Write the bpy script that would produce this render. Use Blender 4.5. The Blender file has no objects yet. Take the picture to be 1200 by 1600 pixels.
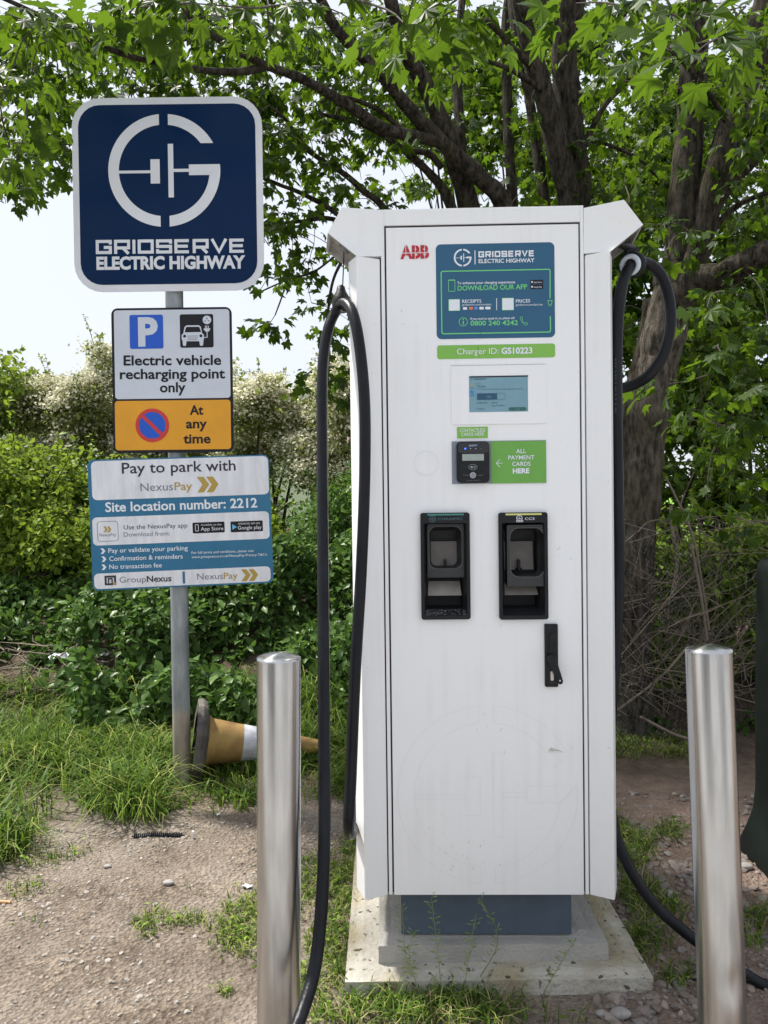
import bpy, math, random
import numpy as np
from mathutils import Matrix, Vector

random.seed(7)
RNG = np.random.default_rng(11)
SC = bpy.context.scene
COL = SC.collection
rad = math.radians

# ------------------------------------------------------------------ camera, sky, sun, exposure
CAM_H, FOC, PITCH, ROLL = 1.27, 1200.0, rad(0.95), rad(-0.73)
CAM_M = Matrix.Translation((0, 0, CAM_H)) @ Matrix.Rotation(math.pi / 2 - PITCH, 4, 'X') @ Matrix.Rotation(ROLL, 4, 'Z')
cam = bpy.data.cameras.new('camera')
cam.sensor_fit = 'VERTICAL'
cam.sensor_height = 36.0
cam.lens = 36.0 * FOC / 1600.0
cam.clip_start, cam.clip_end = 0.02, 2000
cam_o = bpy.data.objects.new('camera', cam)
cam_o.matrix_world = CAM_M
COL.objects.link(cam_o)
SC.camera = cam_o

SUN_EL, SUN_AZ = rad(60), rad(-62)           # azimuth clockwise from +Y: high on the left, beyond the trees
SUN_DIR = Vector((math.sin(SUN_AZ) * math.cos(SUN_EL), math.cos(SUN_AZ) * math.cos(SUN_EL), math.sin(SUN_EL)))
world = bpy.data.worlds.new('World')
SC.world = world
world.use_nodes = True
wn, wl = world.node_tree.nodes, world.node_tree.links
bg = wn['Background']
sky = wn.new('ShaderNodeTexSky')
sky.sky_type = 'NISHITA'
sky.sun_disc = False
sky.sun_elevation, sky.sun_rotation = SUN_EL, SUN_AZ
sky.air_density, sky.dust_density, sky.ozone_density = 1.0, 4.0, 1.0
wmix = wn.new('ShaderNodeMix')               # thin bright cloud over the whole sky
wmix.data_type = 'RGBA'
wmix.inputs['Factor'].default_value = 0.82
wmix.inputs['B'].default_value = (6.6, 6.95, 7.6, 1)
wl.new(sky.outputs['Color'], wmix.inputs['A'])
wl.new(wmix.outputs['Result'], bg.inputs['Color'])
bg.inputs['Strength'].default_value = 0.092
sun = bpy.data.lights.new('sun', 'SUN')
sun.energy, sun.angle, sun.color = 5.0, rad(4), (1.0, 0.95, 0.88)
sun_o = bpy.data.objects.new('sun', sun)
sun_o.rotation_euler = SUN_DIR.to_track_quat('Z', 'Y').to_euler()
COL.objects.link(sun_o)
vs = SC.view_settings
SC.display_settings.display_device = 'sRGB'
vs.view_transform, vs.look, vs.gamma, vs.use_curve_mapping = 'Standard', 'None', 1.0, False
vs.exposure = 0.72
SC.cycles.max_bounces = 8
SC.cycles.diffuse_bounces = 4
SC.cycles.transmission_bounces = 6
SC.cycles.transparent_max_bounces = 8
SC.cycles.use_denoising = True

# ------------------------------------------------------------------ measuring helpers (photo pixel + distance -> point of the place)
CR = np.array(CAM_M.to_3x3())
CP = np.array((0, 0, CAM_H))


def ray(px, py):
    d = CR @ np.array(((px - 600) / FOC, (800 - py) / FOC, -1.0))
    return d


def at(px, py, depth):
    d = ray(px, py)
    return CP + d * (depth / d[1])


def ground_at(px, py, z=0.0):
    d = ray(px, py)
    return CP + d * ((z - CAM_H) / d[2])


def to_px(P):
    q = (np.asarray(P) - CP) @ CR
    return np.stack((600 + FOC * q[..., 0] / -q[..., 2], 800 - FOC * q[..., 1] / -q[..., 2]), -1)


class Frame:
    """local x right, y away, z up; px() reads a photo point on the plane y = depth of this frame"""
    def __init__(s, loc, yaw=0.0, tilt=0.0):
        s.M = Matrix.Translation(loc) @ Matrix.Rotation(yaw, 4, 'Z') @ Matrix.Rotation(tilt, 4, 'Y')
        s.I = np.array(s.M.inverted())

    def px(s, x, y, depth=0.0):
        o = s.I[:3, :3] @ CP + s.I[:3, 3]
        d = s.I[:3, :3] @ ray(x, y)
        p = o + d * ((depth - o[1]) / d[1])
        return p


# ------------------------------------------------------------------ materials
MATS = {}


def mat(name, col, rough=0.5, metal=0.0, spec=0.5, var=0.0, vscale=8.0, bump=0.0, bscale=60.0, col2=None, emit=0.0, stretch=(1, 1, 1), detail=6):
    if name in MATS:
        return MATS[name]
    m = bpy.data.materials.new(name)
    m.use_nodes = True
    n, l = m.node_tree.nodes, m.node_tree.links
    b = n['Principled BSDF']
    b.inputs['Base Color'].default_value = (*col, 1)
    b.inputs['Roughness'].default_value = rough
    b.inputs['Metallic'].default_value = metal
    b.inputs['Specular IOR Level'].default_value = spec
    if var or bump:
        tc = n.new('ShaderNodeTexCoord')
        mp = n.new('ShaderNodeMapping')
        mp.inputs['Scale'].default_value = stretch
        l.new(tc.outputs['Object'], mp.inputs['Vector'])
    if var:
        nz = n.new('ShaderNodeTexNoise')
        nz.inputs['Scale'].default_value = vscale
        nz.inputs['Detail'].default_value = detail
        nz.inputs['Roughness'].default_value = 0.65
        l.new(mp.outputs['Vector'], nz.inputs['Vector'])
        rp = n.new('ShaderNodeValToRGB')
        c2 = col2 or tuple(c * (1 - var) for c in col)
        rp.color_ramp.elements[0].position, rp.color_ramp.elements[1].position = 0.35, 0.68
        rp.color_ramp.elements[0].color = (*c2, 1)
        rp.color_ramp.elements[1].color = (*col, 1)
        l.new(nz.outputs['Fac'], rp.inputs['Fac'])
        l.new(rp.outputs['Color'], b.inputs['Base Color'])
    if bump:
        nb = n.new('ShaderNodeTexNoise')
        nb.inputs['Scale'].default_value = bscale
        nb.inputs['Detail'].default_value = 5
        l.new(mp.outputs['Vector'], nb.inputs['Vector'])
        bp = n.new('ShaderNodeBump')
        bp.inputs['Strength'].default_value = bump
        bp.inputs['Distance'].default_value = 0.02
        l.new(nb.outputs['Fac'], bp.inputs['Height'])
        l.new(bp.outputs['Normal'], b.inputs['Normal'])
    if emit:
        b.inputs['Emission Color'].default_value = (*col, 1)
        b.inputs['Emission Strength'].default_value = emit
    MATS[name] = m
    return m


def srgb(r, g, b):
    f = lambda c: ((c / 255 + 0.055) / 1.055) ** 2.4 if c > 10 else c / 255 / 12.92
    return (f(r), f(g), f(b))


def leaf_mat(name, dark, light, trans, tw=0.5, rough=0.5, yellow=0.0):
    m = bpy.data.materials.new(name)
    m.use_nodes = True
    n, l = m.node_tree.nodes, m.node_tree.links
    b = n['Principled BSDF']
    b.inputs['Roughness'].default_value = rough
    b.inputs['Specular IOR Level'].default_value = 0.14
    g = n.new('ShaderNodeNewGeometry')
    rp = n.new('ShaderNodeValToRGB')
    rp.color_ramp.elements[0].color = (*dark, 1)
    rp.color_ramp.elements[1].color = (*light, 1)
    oi = n.new('ShaderNodeObjectInfo')
    ad = n.new('ShaderNodeMath'); ad.operation = 'ADD'
    fr = n.new('ShaderNodeMath'); fr.operation = 'FRACT'
    l.new(g.outputs['Random Per Island'], ad.inputs[0]); l.new(oi.outputs['Random'], ad.inputs[1])
    l.new(ad.outputs[0], fr.inputs[0]); l.new(fr.outputs[0], rp.inputs['Fac'])
    l.new(rp.outputs['Color'], b.inputs['Base Color'])
    t = n.new('ShaderNodeBsdfTranslucent')
    hs = n.new('ShaderNodeMix')
    hs.data_type = 'RGBA'
    hs.inputs['Factor'].default_value = 0.75
    hs.inputs['B'].default_value = (*trans, 1)
    l.new(rp.outputs['Color'], hs.inputs['A'])
    l.new(hs.outputs['Result'], t.inputs['Color'])
    ms = n.new('ShaderNodeMixShader')
    ms.inputs['Fac'].default_value = tw
    l.new(b.outputs['BSDF'], ms.inputs[1])
    l.new(t.outputs['BSDF'], ms.inputs[2])
    l.new(ms.outputs['Shader'], n['Material Output'].inputs['Surface'])
    MATS[name] = m
    return m


def white_coat():
    """white powder coat with faint grime: smudges and fine vertical rain streaks"""
    m = mat('white_coat', (0.86, 0.865, 0.87), rough=0.38)
    n, l = m.node_tree.nodes, m.node_tree.links
    b = n['Principled BSDF']
    tc = n.new('ShaderNodeTexCoord')
    n1 = n.new('ShaderNodeTexNoise'); n1.inputs['Scale'].default_value = 5; n1.inputs['Detail'].default_value = 8
    mp = n.new('ShaderNodeMapping'); mp.inputs['Scale'].default_value = (40, 40, 1.6)
    n2 = n.new('ShaderNodeTexNoise'); n2.inputs['Scale'].default_value = 1.2; n2.inputs['Detail'].default_value = 4
    n3 = n.new('ShaderNodeTexNoise'); n3.inputs['Scale'].default_value = 60; n3.inputs['Detail'].default_value = 4
    l.new(tc.outputs['Object'], n1.inputs['Vector'])
    l.new(tc.outputs['Object'], mp.inputs['Vector'])
    l.new(tc.outputs['Object'], n3.inputs['Vector'])
    l.new(mp.outputs['Vector'], n2.inputs['Vector'])
    mu = n.new('ShaderNodeMath'); mu.operation = 'MULTIPLY'
    l.new(n1.outputs['Fac'], mu.inputs[0]); l.new(n2.outputs['Fac'], mu.inputs[1])
    rp = n.new('ShaderNodeValToRGB')
    rp.color_ramp.elements[0].position, rp.color_ramp.elements[1].position = 0.26, 0.46
    rp.color_ramp.elements[0].color = (0.86, 0.865, 0.87, 1)
    rp.color_ramp.elements[1].color = (0.80, 0.80, 0.795, 1)
    l.new(mu.outputs[0], rp.inputs['Fac'])
    rs = n.new('ShaderNodeValToRGB')
    rs.color_ramp.elements[0].position, rs.color_ramp.elements[1].position = 0.70, 0.78
    rs.color_ramp.elements[0].color = (1, 1, 1, 1)
    rs.color_ramp.elements[1].color = (0.80, 0.79, 0.77, 1)
    l.new(n3.outputs['Fac'], rs.inputs['Fac'])
    mx = n.new('ShaderNodeMix'); mx.data_type = 'RGBA'; mx.blend_type = 'MULTIPLY'
    mx.inputs['Factor'].default_value = 1
    l.new(rp.outputs['Color'], mx.inputs['A']); l.new(rs.outputs['Color'], mx.inputs['B'])
    l.new(mx.outputs['Result'], b.inputs['Base Color'])
    return m


WHITE = white_coat()
BLACKGAP = mat('seam_rubber', (0.012, 0.012, 0.014), 0.7)
BLKPL = mat('black_plastic', (0.018, 0.019, 0.021), 0.42, spec=0.22, var=0.4, vscale=40, bump=0.15, bscale=400)
BLKWORN = mat('black_plastic_scuffed', (0.022, 0.024, 0.027), 0.5, var=0.9, vscale=140, col2=(0.016, 0.017, 0.019))
CABLE = mat('cable_rubber', (0.006, 0.0065, 0.009), 0.38, spec=0.22, var=0.5, vscale=25, col2=(0.012, 0.013, 0.017), stretch=(1, 1, .25), bump=.12, bscale=90)
PLINTH = mat('plinth_grey_paint', srgb(84, 97, 111), 0.45, spec=0.22, var=0.18, vscale=10)
STEEL = mat('brushed_steel', (0.60, 0.585, 0.565), 0.27, metal=1.0)
NAVY = mat('sign_navy', srgb(12, 40, 76), 0.25, spec=0.1, var=.12, vscale=3)
SIGNWHITE = mat('sign_white', srgb(205, 209, 216), 0.4, var=0.06, vscale=6)
RIMSILV = mat('sign_silver_border', srgb(218, 221, 227), 0.35, var=.12, vscale=4)
EVWHITE = mat('sign_reflective_white', srgb(204, 211, 222), 0.35, var=.10, vscale=5)
EVBLK = mat('sign_black', (0.014, 0.014, 0.018), 0.4, spec=0.22)
EVBLUE = mat('sign_blue', srgb(8, 84, 196), 0.35, var=.08, vscale=9)
EVYEL = mat('sign_amber', srgb(226, 158, 24), 0.35, var=.10, vscale=6)
EVRED = mat('sign_red', srgb(196, 50, 44), 0.4)
PAYBLUE = mat('sign_teal_blue', srgb(38, 112, 150), 0.4, var=.15, vscale=8)
PAYWHITE = mat('sign_panel_white', srgb(232, 234, 240), 0.4, var=.10, vscale=7, col2=srgb(212, 214, 220), stretch=(4, 4, .7))
INKDK = mat('ink_dark', (0.02, 0.018, 0.03), 0.5)
INKGR = mat('ink_grey', srgb(120, 118, 130), 0.5)
INKGOLD = mat('ink_gold', srgb(176, 148, 66), 0.45)
PRINTW = mat('print_white', srgb(226, 230, 236), 0.45)
STBLUE = mat('sticker_blue', srgb(32, 90, 124), 0.4, var=.07, vscale=12)
STGREEN = mat('sticker_green', srgb(128, 186, 76), 0.4, var=.06, vscale=12)
INKGREEN = mat('ink_green', srgb(112, 206, 124), 0.45)
RED = mat('logo_red', srgb(190, 34, 48), 0.4, var=.15, vscale=40)
GHOST = mat('glue_residue', (0.73, 0.73, 0.73), 0.6)
GALV = mat('galvanised_post', (0.30, 0.33, 0.35), 0.42, metal=.55, var=.35, vscale=14, stretch=(1, 1, .35), bump=.05, bscale=120)
CONC = mat('concrete', (0.44, 0.42, 0.37), 0.9, var=.32, vscale=9, bump=.5, bscale=70, detail=10)
CONCW = mat('concrete_new', (0.46, 0.445, 0.41), 0.9, var=.3, vscale=6, bump=.3, bscale=110, detail=10)
LCD = mat('lcd_screen', srgb(112, 150, 164), 0.12, var=.10, vscale=18, emit=.06)


# ------------------------------------------------------------------ mesh helpers
class MB:
    def __init__(s):
        s.v, s.f = [], []

    def add(s, vs_, fs_):
        o = len(s.v)
        s.v += [tuple(map(float, p)) for p in vs_]
        s.f += [tuple(i + o for i in f) for f in fs_]
        return s

    def box(s, x0, x1, y0, y1, z0, z1):
        return s.add([(x, y, z) for x in (x0, x1) for y in (y0, y1) for z in (z0, z1)],
                     [(0, 1, 3, 2), (4, 6, 7, 5), (0, 4, 5, 1), (2, 3, 7, 6), (0, 2, 6, 4), (1, 5, 7, 3)])

    def prism(s, poly, y0, y1, cap_back=True):
        """poly: (x,z) counter-clockwise seen from the front (camera side, -y); front face at y0"""
        n = len(poly)
        vs_ = [(x, y0, z) for x, z in poly] + [(x, y1, z) for x, z in poly]
        fs_ = [tuple(range(n))] + [(i, i + n, (i + 1) % n + n, (i + 1) % n) for i in range(n)]
        if cap_back:
            fs_.append(tuple(range(2 * n - 1, n - 1, -1)))
        return s.add(vs_, fs_)

    def flat(s, poly, y):
        return s.add([(x, y, z) for x, z in poly], [tuple(range(len(poly)))])

    def ring2(s, outer, inner, y0, y1=None):
        """flat or raised frame between two outlines with the same number of points"""
        n = len(outer)
        vs_ = [(x, y0, z) for x, z in outer] + [(x, y0, z) for x, z in inner]
        fs_ = [(i, (i + 1) % n, (i + 1) % n + n, i + n) for i in range(n)]
        if y1 is not None:
            vs_ += [(x, y1, z) for x, z in outer] + [(x, y1, z) for x, z in inner]
            fs_ += [(i, i + 2 * n, (i + 1) % n + 2 * n, (i + 1) % n) for i in range(n)]
            fs_ += [(i + n, (i + 1) % n + n, (i + 1) % n + 3 * n, i + 3 * n) for i in range(n)]
        return s.add(vs_, fs_)

    def tube(s, pts, radii, sides=10, caps=True):
        pts = [np.asarray(p, float) for p in pts]
        if not hasattr(radii, '__len__'):
            radii = [radii] * len(pts)
        t0 = pts[1] - pts[0]
        ref = np.array((0, 0, 1.0)) if abs(t0[2]) < .8 * np.linalg.norm(t0) else np.array((0, 1.0, 0))
        vs_, fs_ = [], []
        nrm = None
        for i, p in enumerate(pts):
            t = pts[min(i + 1, len(pts) - 1)] - pts[max(i - 1, 0)]
            t = t / (np.linalg.norm(t) + 1e-12)
            if nrm is None:
                nrm = np.cross(t, ref)
            nrm = nrm - t * np.dot(nrm, t)
            nrm /= np.linalg.norm(nrm) + 1e-12
            bn = np.cross(t, nrm)
            for k in range(sides):
                a = 2 * math.pi * k / sides
                vs_.append(p + radii[i] * (math.cos(a) * nrm + math.sin(a) * bn))
        for i in range(len(pts) - 1):
            for k in range(sides):
                a, b = i * sides + k, i * sides + (k + 1) % sides
                fs_.append((a, b, b + sides, a + sides))
        if caps:
            fs_.append(tuple(range(sides - 1, -1, -1)))
            fs_.append(tuple(range((len(pts) - 1) * sides, len(pts) * sides)))
        return s.add(vs_, fs_)

    def lathe(s, prof, c=(0, 0, 0), sides=24, axis='z'):
        vs_, fs_ = [], []
        for r, h in prof:
            for k in range(sides):
                a = 2 * math.pi * k / sides
                x, y, z = r * math.cos(a), r * math.sin(a), h
                if axis == 'y':
                    x, y, z = x, h, y
                if axis == 'x':
                    x, y, z = h, x, y
                vs_.append((x + c[0], y + c[1], z + c[2]))
        for i in range(len(prof) - 1):
            for k in range(sides):
                a, b = i * sides + k, i * sides + (k + 1) % sides
                fs_.append((a, b, b + sides, a + sides))
        fs_.append(tuple(range(sides - 1, -1, -1)))
        fs_.append(tuple(range((len(prof) - 1) * sides, len(prof) * sides)))
        return s.add(vs_, fs_)

    def stroke(s, pts, w, y, closed=False):
        """flat ribbon with mitred corners along (x,z) points"""
        P = [np.array(p, float) for p in pts]
        n = len(P)
        L, Rr = [], []
        for i in range(n):
            a = P[i] - P[i - 1] if (i > 0 or closed) else None
            b = P[(i + 1) % n] - P[i] if (i < n - 1 or closed) else None
            if a is None: a = b
            if b is None: b = a
            a = a / (np.linalg.norm(a) + 1e-12); b = b / (np.linalg.norm(b) + 1e-12)
            na, nb = np.array((-a[1], a[0])), np.array((-b[1], b[0]))
            m = na + nb
            m = m / (np.linalg.norm(m) + 1e-12)
            k = (w / 2) / max(.62, np.dot(m, na))
            L.append(P[i] + m * k); Rr.append(P[i] - m * k)
        vs_ = [(p[0], y, p[1]) for p in Rr] + [(p[0], y, p[1]) for p in L]
        q = n if closed else n - 1
        return s.add(vs_, [(i, (i + 1) % n, (i + 1) % n + n, i + n) for i in range(q)])

    def build(s, name, m, parent=None, smooth=False, bevel=0, **tags):
        me = bpy.data.meshes.new(name)
        me.from_pydata(s.v, [], s.f)
        return link(name, me, m, parent, smooth, bevel, **tags)


def link(name, me, m, parent=None, smooth=False, bevel=0, **tags):
    if m is not None and not me.materials:
        me.materials.append(m)
    if smooth:
        me.polygons.foreach_set('use_smooth', [True] * len(me.polygons))
        me.set_sharp_from_angle(angle=rad(45))
    me.update()
    o = bpy.data.objects.new(name, me)
    COL.objects.link(o)
    if parent is not None:
        o.parent = parent
    if bevel:
        md = o.modifiers.new('bevel', 'BEVEL')
        md.width, md.segments, md.limit_method, md.angle_limit = bevel, 2, 'ANGLE', rad(35)
    for k, v in tags.items():
        o[k] = v
    return o


def np_mesh(name, V, F, m, parent=None, smooth=False, **tags):
    """V (n,3), F (m,k) arrays of equal-sized faces"""
    me = bpy.data.meshes.new(name)
    k = F.shape[1]
    me.vertices.add(len(V)); me.vertices.foreach_set('co', np.ascontiguousarray(V, np.float32).ravel())
    me.loops.add(F.size); me.loops.foreach_set('vertex_index', np.ascontiguousarray(F, np.int32).ravel())
    me.polygons.add(len(F)); me.polygons.foreach_set('loop_start', np.arange(0, F.size, k, dtype=np.int32))
    me.update(calc_edges=True)
    return link(name, me, m, parent, smooth, 0, **tags)


def root(name, label, cat, M=None, loc=None, group=None):
    o = bpy.data.objects.new(name, None)
    o.empty_display_size = .1
    COL.objects.link(o)
    if M is not None:
        o.matrix_world = M
    if loc is not None:
        o.location = loc
    o['label'], o['category'] = label, cat
    if group:
        o['group'] = group
    return o


def smoothpath(pts, n=8):
    """Catmull-Rom through points (any dimension)"""
    P = [np.asarray(p, float) for p in pts]
    P = [2 * P[0] - P[1]] + P + [2 * P[-1] - P[-2]]
    out = []
    for i in range(1, len(P) - 2):
        for k in range(n):
            t = k / n
            a, b, c, d = P[i - 1], P[i], P[i + 1], P[i + 2]
            out.append(.5 * ((2 * b) + (-a + c) * t + (2 * a - 5 * b + 4 * c - d) * t * t + (-a + 3 * b - 3 * c + d) * t ** 3))
    out.append(P[-2])
    return out


def rrect(x0, x1, z0, z1, r, n=6):
    pts = []
    for cx, cz, a0 in ((x1 - r, z0 + r, -90), (x1 - r, z1 - r, 0), (x0 + r, z1 - r, 90), (x0 + r, z0 + r, 180)):
        for k in range(n + 1):
            a = rad(a0 + 90 * k / n)
            pts.append((cx + r * math.cos(a), cz + r * math.sin(a)))
    return pts


def circ(cx, cz, r, n=40):
    return [(cx + r * math.cos(2 * math.pi * k / n), cz + r * math.sin(2 * math.pi * k / n)) for k in range(n)]


# ------------------------------------------------------------------ flat print: words, rectangles, logos placed on a frame's plane
_glyph = {}


def text_mesh(s, bold):
    key = (s, bold)
    if key in _glyph:
        return _glyph[key]
    c = bpy.data.curves.new('t', 'FONT')
    c.body = s
    c.offset = bold
    c.resolution_u = 3
    o = bpy.data.objects.new('t', c)
    COL.objects.link(o)
    bpy.context.view_layer.update()
    me = bpy.data.meshes.new_from_object(o.evaluated_get(bpy.context.evaluated_depsgraph_get()))
    V = np.empty(len(me.vertices) * 3); me.vertices.foreach_get('co', V)
    F = [tuple(p.vertices) for p in me.polygons]
    bpy.data.objects.remove(o); bpy.data.curves.remove(c); bpy.data.meshes.remove(me)
    _glyph[key] = (V.reshape(-1, 3), F)
    return _glyph[key]


CAPH = None


def words(fr, parent, s, x0, y0, x1, y1, h, m, lay=.0012, bold=0.0, depth=0.0, name='lettering'):
    """text fitted between two baseline ends given as photo pixels, h = cap height in pixels"""
    global CAPH
    if CAPH is None:
        CAPH = text_mesh('H', 0)[0][:, 1].max()
    V, F = text_mesh(s, bold)
    a, b = fr.px(x0, y0, depth), fr.px(x1, y1, depth)
    ppm = math.hypot(x1 - x0, y1 - y0) / np.linalg.norm(b - a)
    ex = (b - a) / np.linalg.norm(b - a)
    ez = np.array((-ex[2], 0, ex[0]))
    sx = np.linalg.norm(b - a) / (V[:, 0].max() - V[:, 0].min())
    sy = h / ppm / CAPH
    W = a + np.outer((V[:, 0] - V[:, 0].min()) * sx, ex) + np.outer(V[:, 1] * sy, ez)
    W[:, 1] = depth - lay
    mb = MB().add(W, F)
    return mb.build(name, m, parent)


def prect(fr, x0, x1, y0, y1, depth=0.0):
    """local x0,x1,z0,z1 of an upright rectangle from pixel edges (read at its middle)"""
    xm, ym = (x0 + x1) / 2, (y0 + y1) / 2
    return fr.px(x0, ym, depth)[0], fr.px(x1, ym, depth)[0], fr.px(xm, y1, depth)[2], fr.px(xm, y0, depth)[2]


def panel(fr, parent, x0, x1, y0, y1, r, m, name, lay=.001, depth=0.0, thick=None, bevel=0):
    a, b, c, d = prect(fr, x0, x1, y0, y1, depth)
    rr = r * (b - a) / (x1 - x0)
    poly = rrect(a, b, c, d, max(rr, 1e-5), 6) if r > 0 else [(a, c), (b, c), (b, d), (a, d)]
    mb = MB()
    if thick:
        mb.prism(poly, depth - lay, depth - lay + thick)
    else:
        mb.flat(poly, depth - lay)
    return mb.build(name, m, parent, bevel=bevel)


def frame_line(fr, parent, x0, x1, y0, y1, r, w, m, name, lay=.0015, depth=0.0):
    a, b, c, d = prect(fr, x0, x1, y0, y1, depth)
    k = (b - a) / (x1 - x0)
    return MB().ring2(rrect(a, b, c, d, r * k), rrect(a + w * k, b - w * k, c + w * k, d - w * k, max(r - w, .2) * k), depth - lay).build(name, m, parent)


def arc_strip(cx, cz, r0, r1, o0, o1, i0, i1, n=28):
    out = [(cx + r1 * math.cos(o0 + (o1 - o0) * k / n), cz + r1 * math.sin(o0 + (o1 - o0) * k / n)) for k in range(n + 1)]
    inn = [(cx + r0 * math.cos(i0 + (i1 - i0) * k / n), cz + r0 * math.sin(i0 + (i1 - i0) * k / n)) for k in range(n + 1)]
    return out, inn


def g_logo(fr, parent, cx, cy, r, m, lay, outline=0.0, depth=0.0, name='emblem'):
    """ring broken at top and bottom whose right half closes into a G, with capacitor bars inside; outline>0 draws contours only"""
    c = fr.px(cx, cy, depth)
    R = fr.px(cx + r, cy, depth)[0] - c[0]
    t, g = .81, .08
    P = []
    ac = math.acos
    s_ = math.asin
    o, i = arc_strip(0, 0, t, 1, math.pi - ac(g), math.pi + ac(g), math.pi - ac(g / t), math.pi + ac(g / t), 48)
    P.append((o, i))
    o, i = arc_strip(0, 0, t, 1, s_(.475), ac(g), s_(.475 / t), ac(g / t), 20)
    P.append((o, i))
    o, i = arc_strip(0, 0, t, 1, -ac(g), s_(.10), -ac(g / t), s_(-.09 / t), 30)
    P.append((o, i))
    bars = [[(.44, -.09), (t, -.09), (.995, .10), (.44, .10)], [(-t, -.045), (-.245, -.045), (-.245, .005), (-t, .005)],
            [(-.245, -.23), (-.08, -.23), (-.08, .2), (-.245, .2)], [(.07, -.48), (.165, -.48), (.165, .47), (.07, .47)],
            [(.165, -.03), (.44, -.03), (.44, .025), (.165, .025)]]
    mb = MB()
    y = depth - lay
    T = lambda p: (c[0] + p[0] * R, c[2] + p[1] * R)
    for o, i in P:
        if outline:
            mb.stroke([T(p) for p in o + i[::-1]], outline, y, closed=True)
        else:
            n = len(o)
            mb.add([(*[T(p)[0]], y, T(p)[1]) for p in i + o], [(k + n, k + n + 1, k + 1, k) for k in range(n - 1)])
    for b in bars:
        if outline:
            mb.stroke([T(p) for p in b], outline, y, closed=True)
        else:
            mb.flat([T(p) for p in b], y)
    return mb.build(name, m, parent)


WIDE = {  # squarish extended capitals as centre lines on a 1 x 1 cell
    'G': [[(1, .72), (1, 1), (0, 1), (0, 0), (1, 0), (1, .46), (.5, .46)]],
    'R': [[(0, -.13), (0, 1.13)], [(-.02, 1), (1, 1), (1, .40), (-.02, .40)], [(.55, .40), (1, -.13)]],
    'I': [[(0, -.13), (0, 1.13)]],
    'D': [[(0, -.13), (0, 1.13)], [(-.02, 1), (1, 1), (1, 0), (-.02, 0)]],
    'S': [[(1, .74), (1, 1), (0, 1), (0, .5), (1, .5), (1, 0), (0, 0), (0, .26)]],
    'E': [[(1, 1), (0, 1), (0, 0), (1, 0)], [(0, .5), (.92, .5)]],
    'V': [[(-.04, 1.13), (.5, -.02), (1.04, 1.13)]],
}


def wide_word(fr, parent, s, x0, y0, x1, y1, h, m, lay, w=.2, depth=0.0):
    a, b = fr.px(x0, y0, depth), fr.px(x1, y1, depth)
    L = np.linalg.norm(b - a)
    ex = (b - a) / L
    ez = np.array((-ex[2], 0, ex[0]))
    k = L / math.hypot(x1 - x0, y1 - y0)
    H = h * k
    wid = [(.0 if ch == 'I' else 1.0) for ch in s]
    sw = w * H
    gap = sw * .75
    cell = (L - gap * (len(s) - 1) - sw * len(s)) / sum(wid)
    x = 0
    mb = MB()
    for ch, cw in zip(s, wid):
        for si, st in enumerate(WIDE[ch]):
            pts = [a + ex * (x + sw / 2 + p[0] * cell * (cw or 1)) + ez * (sw / 2 + p[1] * (H - sw)) for p in st]
            mb.stroke([(p[0], p[2]) for p in pts], sw, depth - lay - .0003 * si)
        x += cell * cw + sw + gap
    return mb.build('lettering', m, parent)


def chevron(fr, parent, x0, x1, y0, y1, m, lay, depth=0.0, name='chevron', slope=0.0):
    a, b, c, d = prect(fr, x0, x1, y0, y1, depth)
    w, zm = b - a, (c + d) / 2
    q = w * .45
    return MB().add([(a, depth - lay, d), (a + w - q, depth - lay, d), (b, depth - lay, zm), (a + w - q, depth - lay, c), (a, depth - lay, c), (a + q, depth - lay, zm)],
                    [(5, 2, 1, 0), (5, 4, 3, 2)]).build(name, m, parent)


# ================================================================== THE SETTING
def vnoise(x, y, seed=0):
    x, y = np.asarray(x, float), np.asarray(y, float)
    xi, yi = np.floor(x).astype(np.int64), np.floor(y).astype(np.int64)
    u, v = x - xi, y - yi
    u, v = u * u * (3 - 2 * u), v * v * (3 - 2 * v)

    def h(a, b):
        n = (a * 374761393 + b * 668265263 + seed * 1442695041) & 0xffffffff
        n = ((n ^ (n >> 13)) * 1274126177) & 0xffffffff
        return ((n ^ (n >> 16)) & 0xffff) / 65535.0
    return (h(xi, yi) * (1 - u) + h(xi + 1, yi) * u) * (1 - v) + (h(xi, yi + 1) * (1 - u) + h(xi + 1, yi + 1) * u) * v


def fbm(x, y, o=4, seed=0):
    t, a = 0, .5
    for k in range(o):
        t = t + a * vnoise(x * 2 ** k, y * 2 ** k, seed + k)
        a *= .5
    return t


def sst(a, b, x):
    t = np.clip((x - a) / (b - a), 0, 1)
    return t * t * (3 - 2 * t)


def gz(x, y):
    """height of the ground: level yard, a bank of rubble and soil rising behind the post on the left"""
    x, y = np.asarray(x, float), np.asarray(y, float)
    bank = .58 * sst(3.75, 5.5, y + .35 * (fbm(x * 1.1, y * 1.1, 3, 5) - .5)) * sst(.75, -.3, x) * (1 - sst(6.2, 8.5, y))
    rgt = .16 * sst(4.1, 5.2, y) * sst(.4, 1.0, x) * (1 - sst(7, 9, y))
    near = (1 - sst(9, 14, y))
    rough = .045 * (fbm(x * 1.3, y * 1.3, 4, 9) - .47) + .016 * (fbm(x * 9, y * 9, 3, 3) - .44)
    # keep the slab seat level
    flat = sst(.0, .25, np.maximum(np.maximum(-.2 - x, x - .75), np.maximum(1.8 - y, y - 2.9)))
    rough = rough * (0.25 + .75 * flat) * sst(1.0, 1.6, y + 0 * x)
    return (bank + rgt + rough * near)


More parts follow.
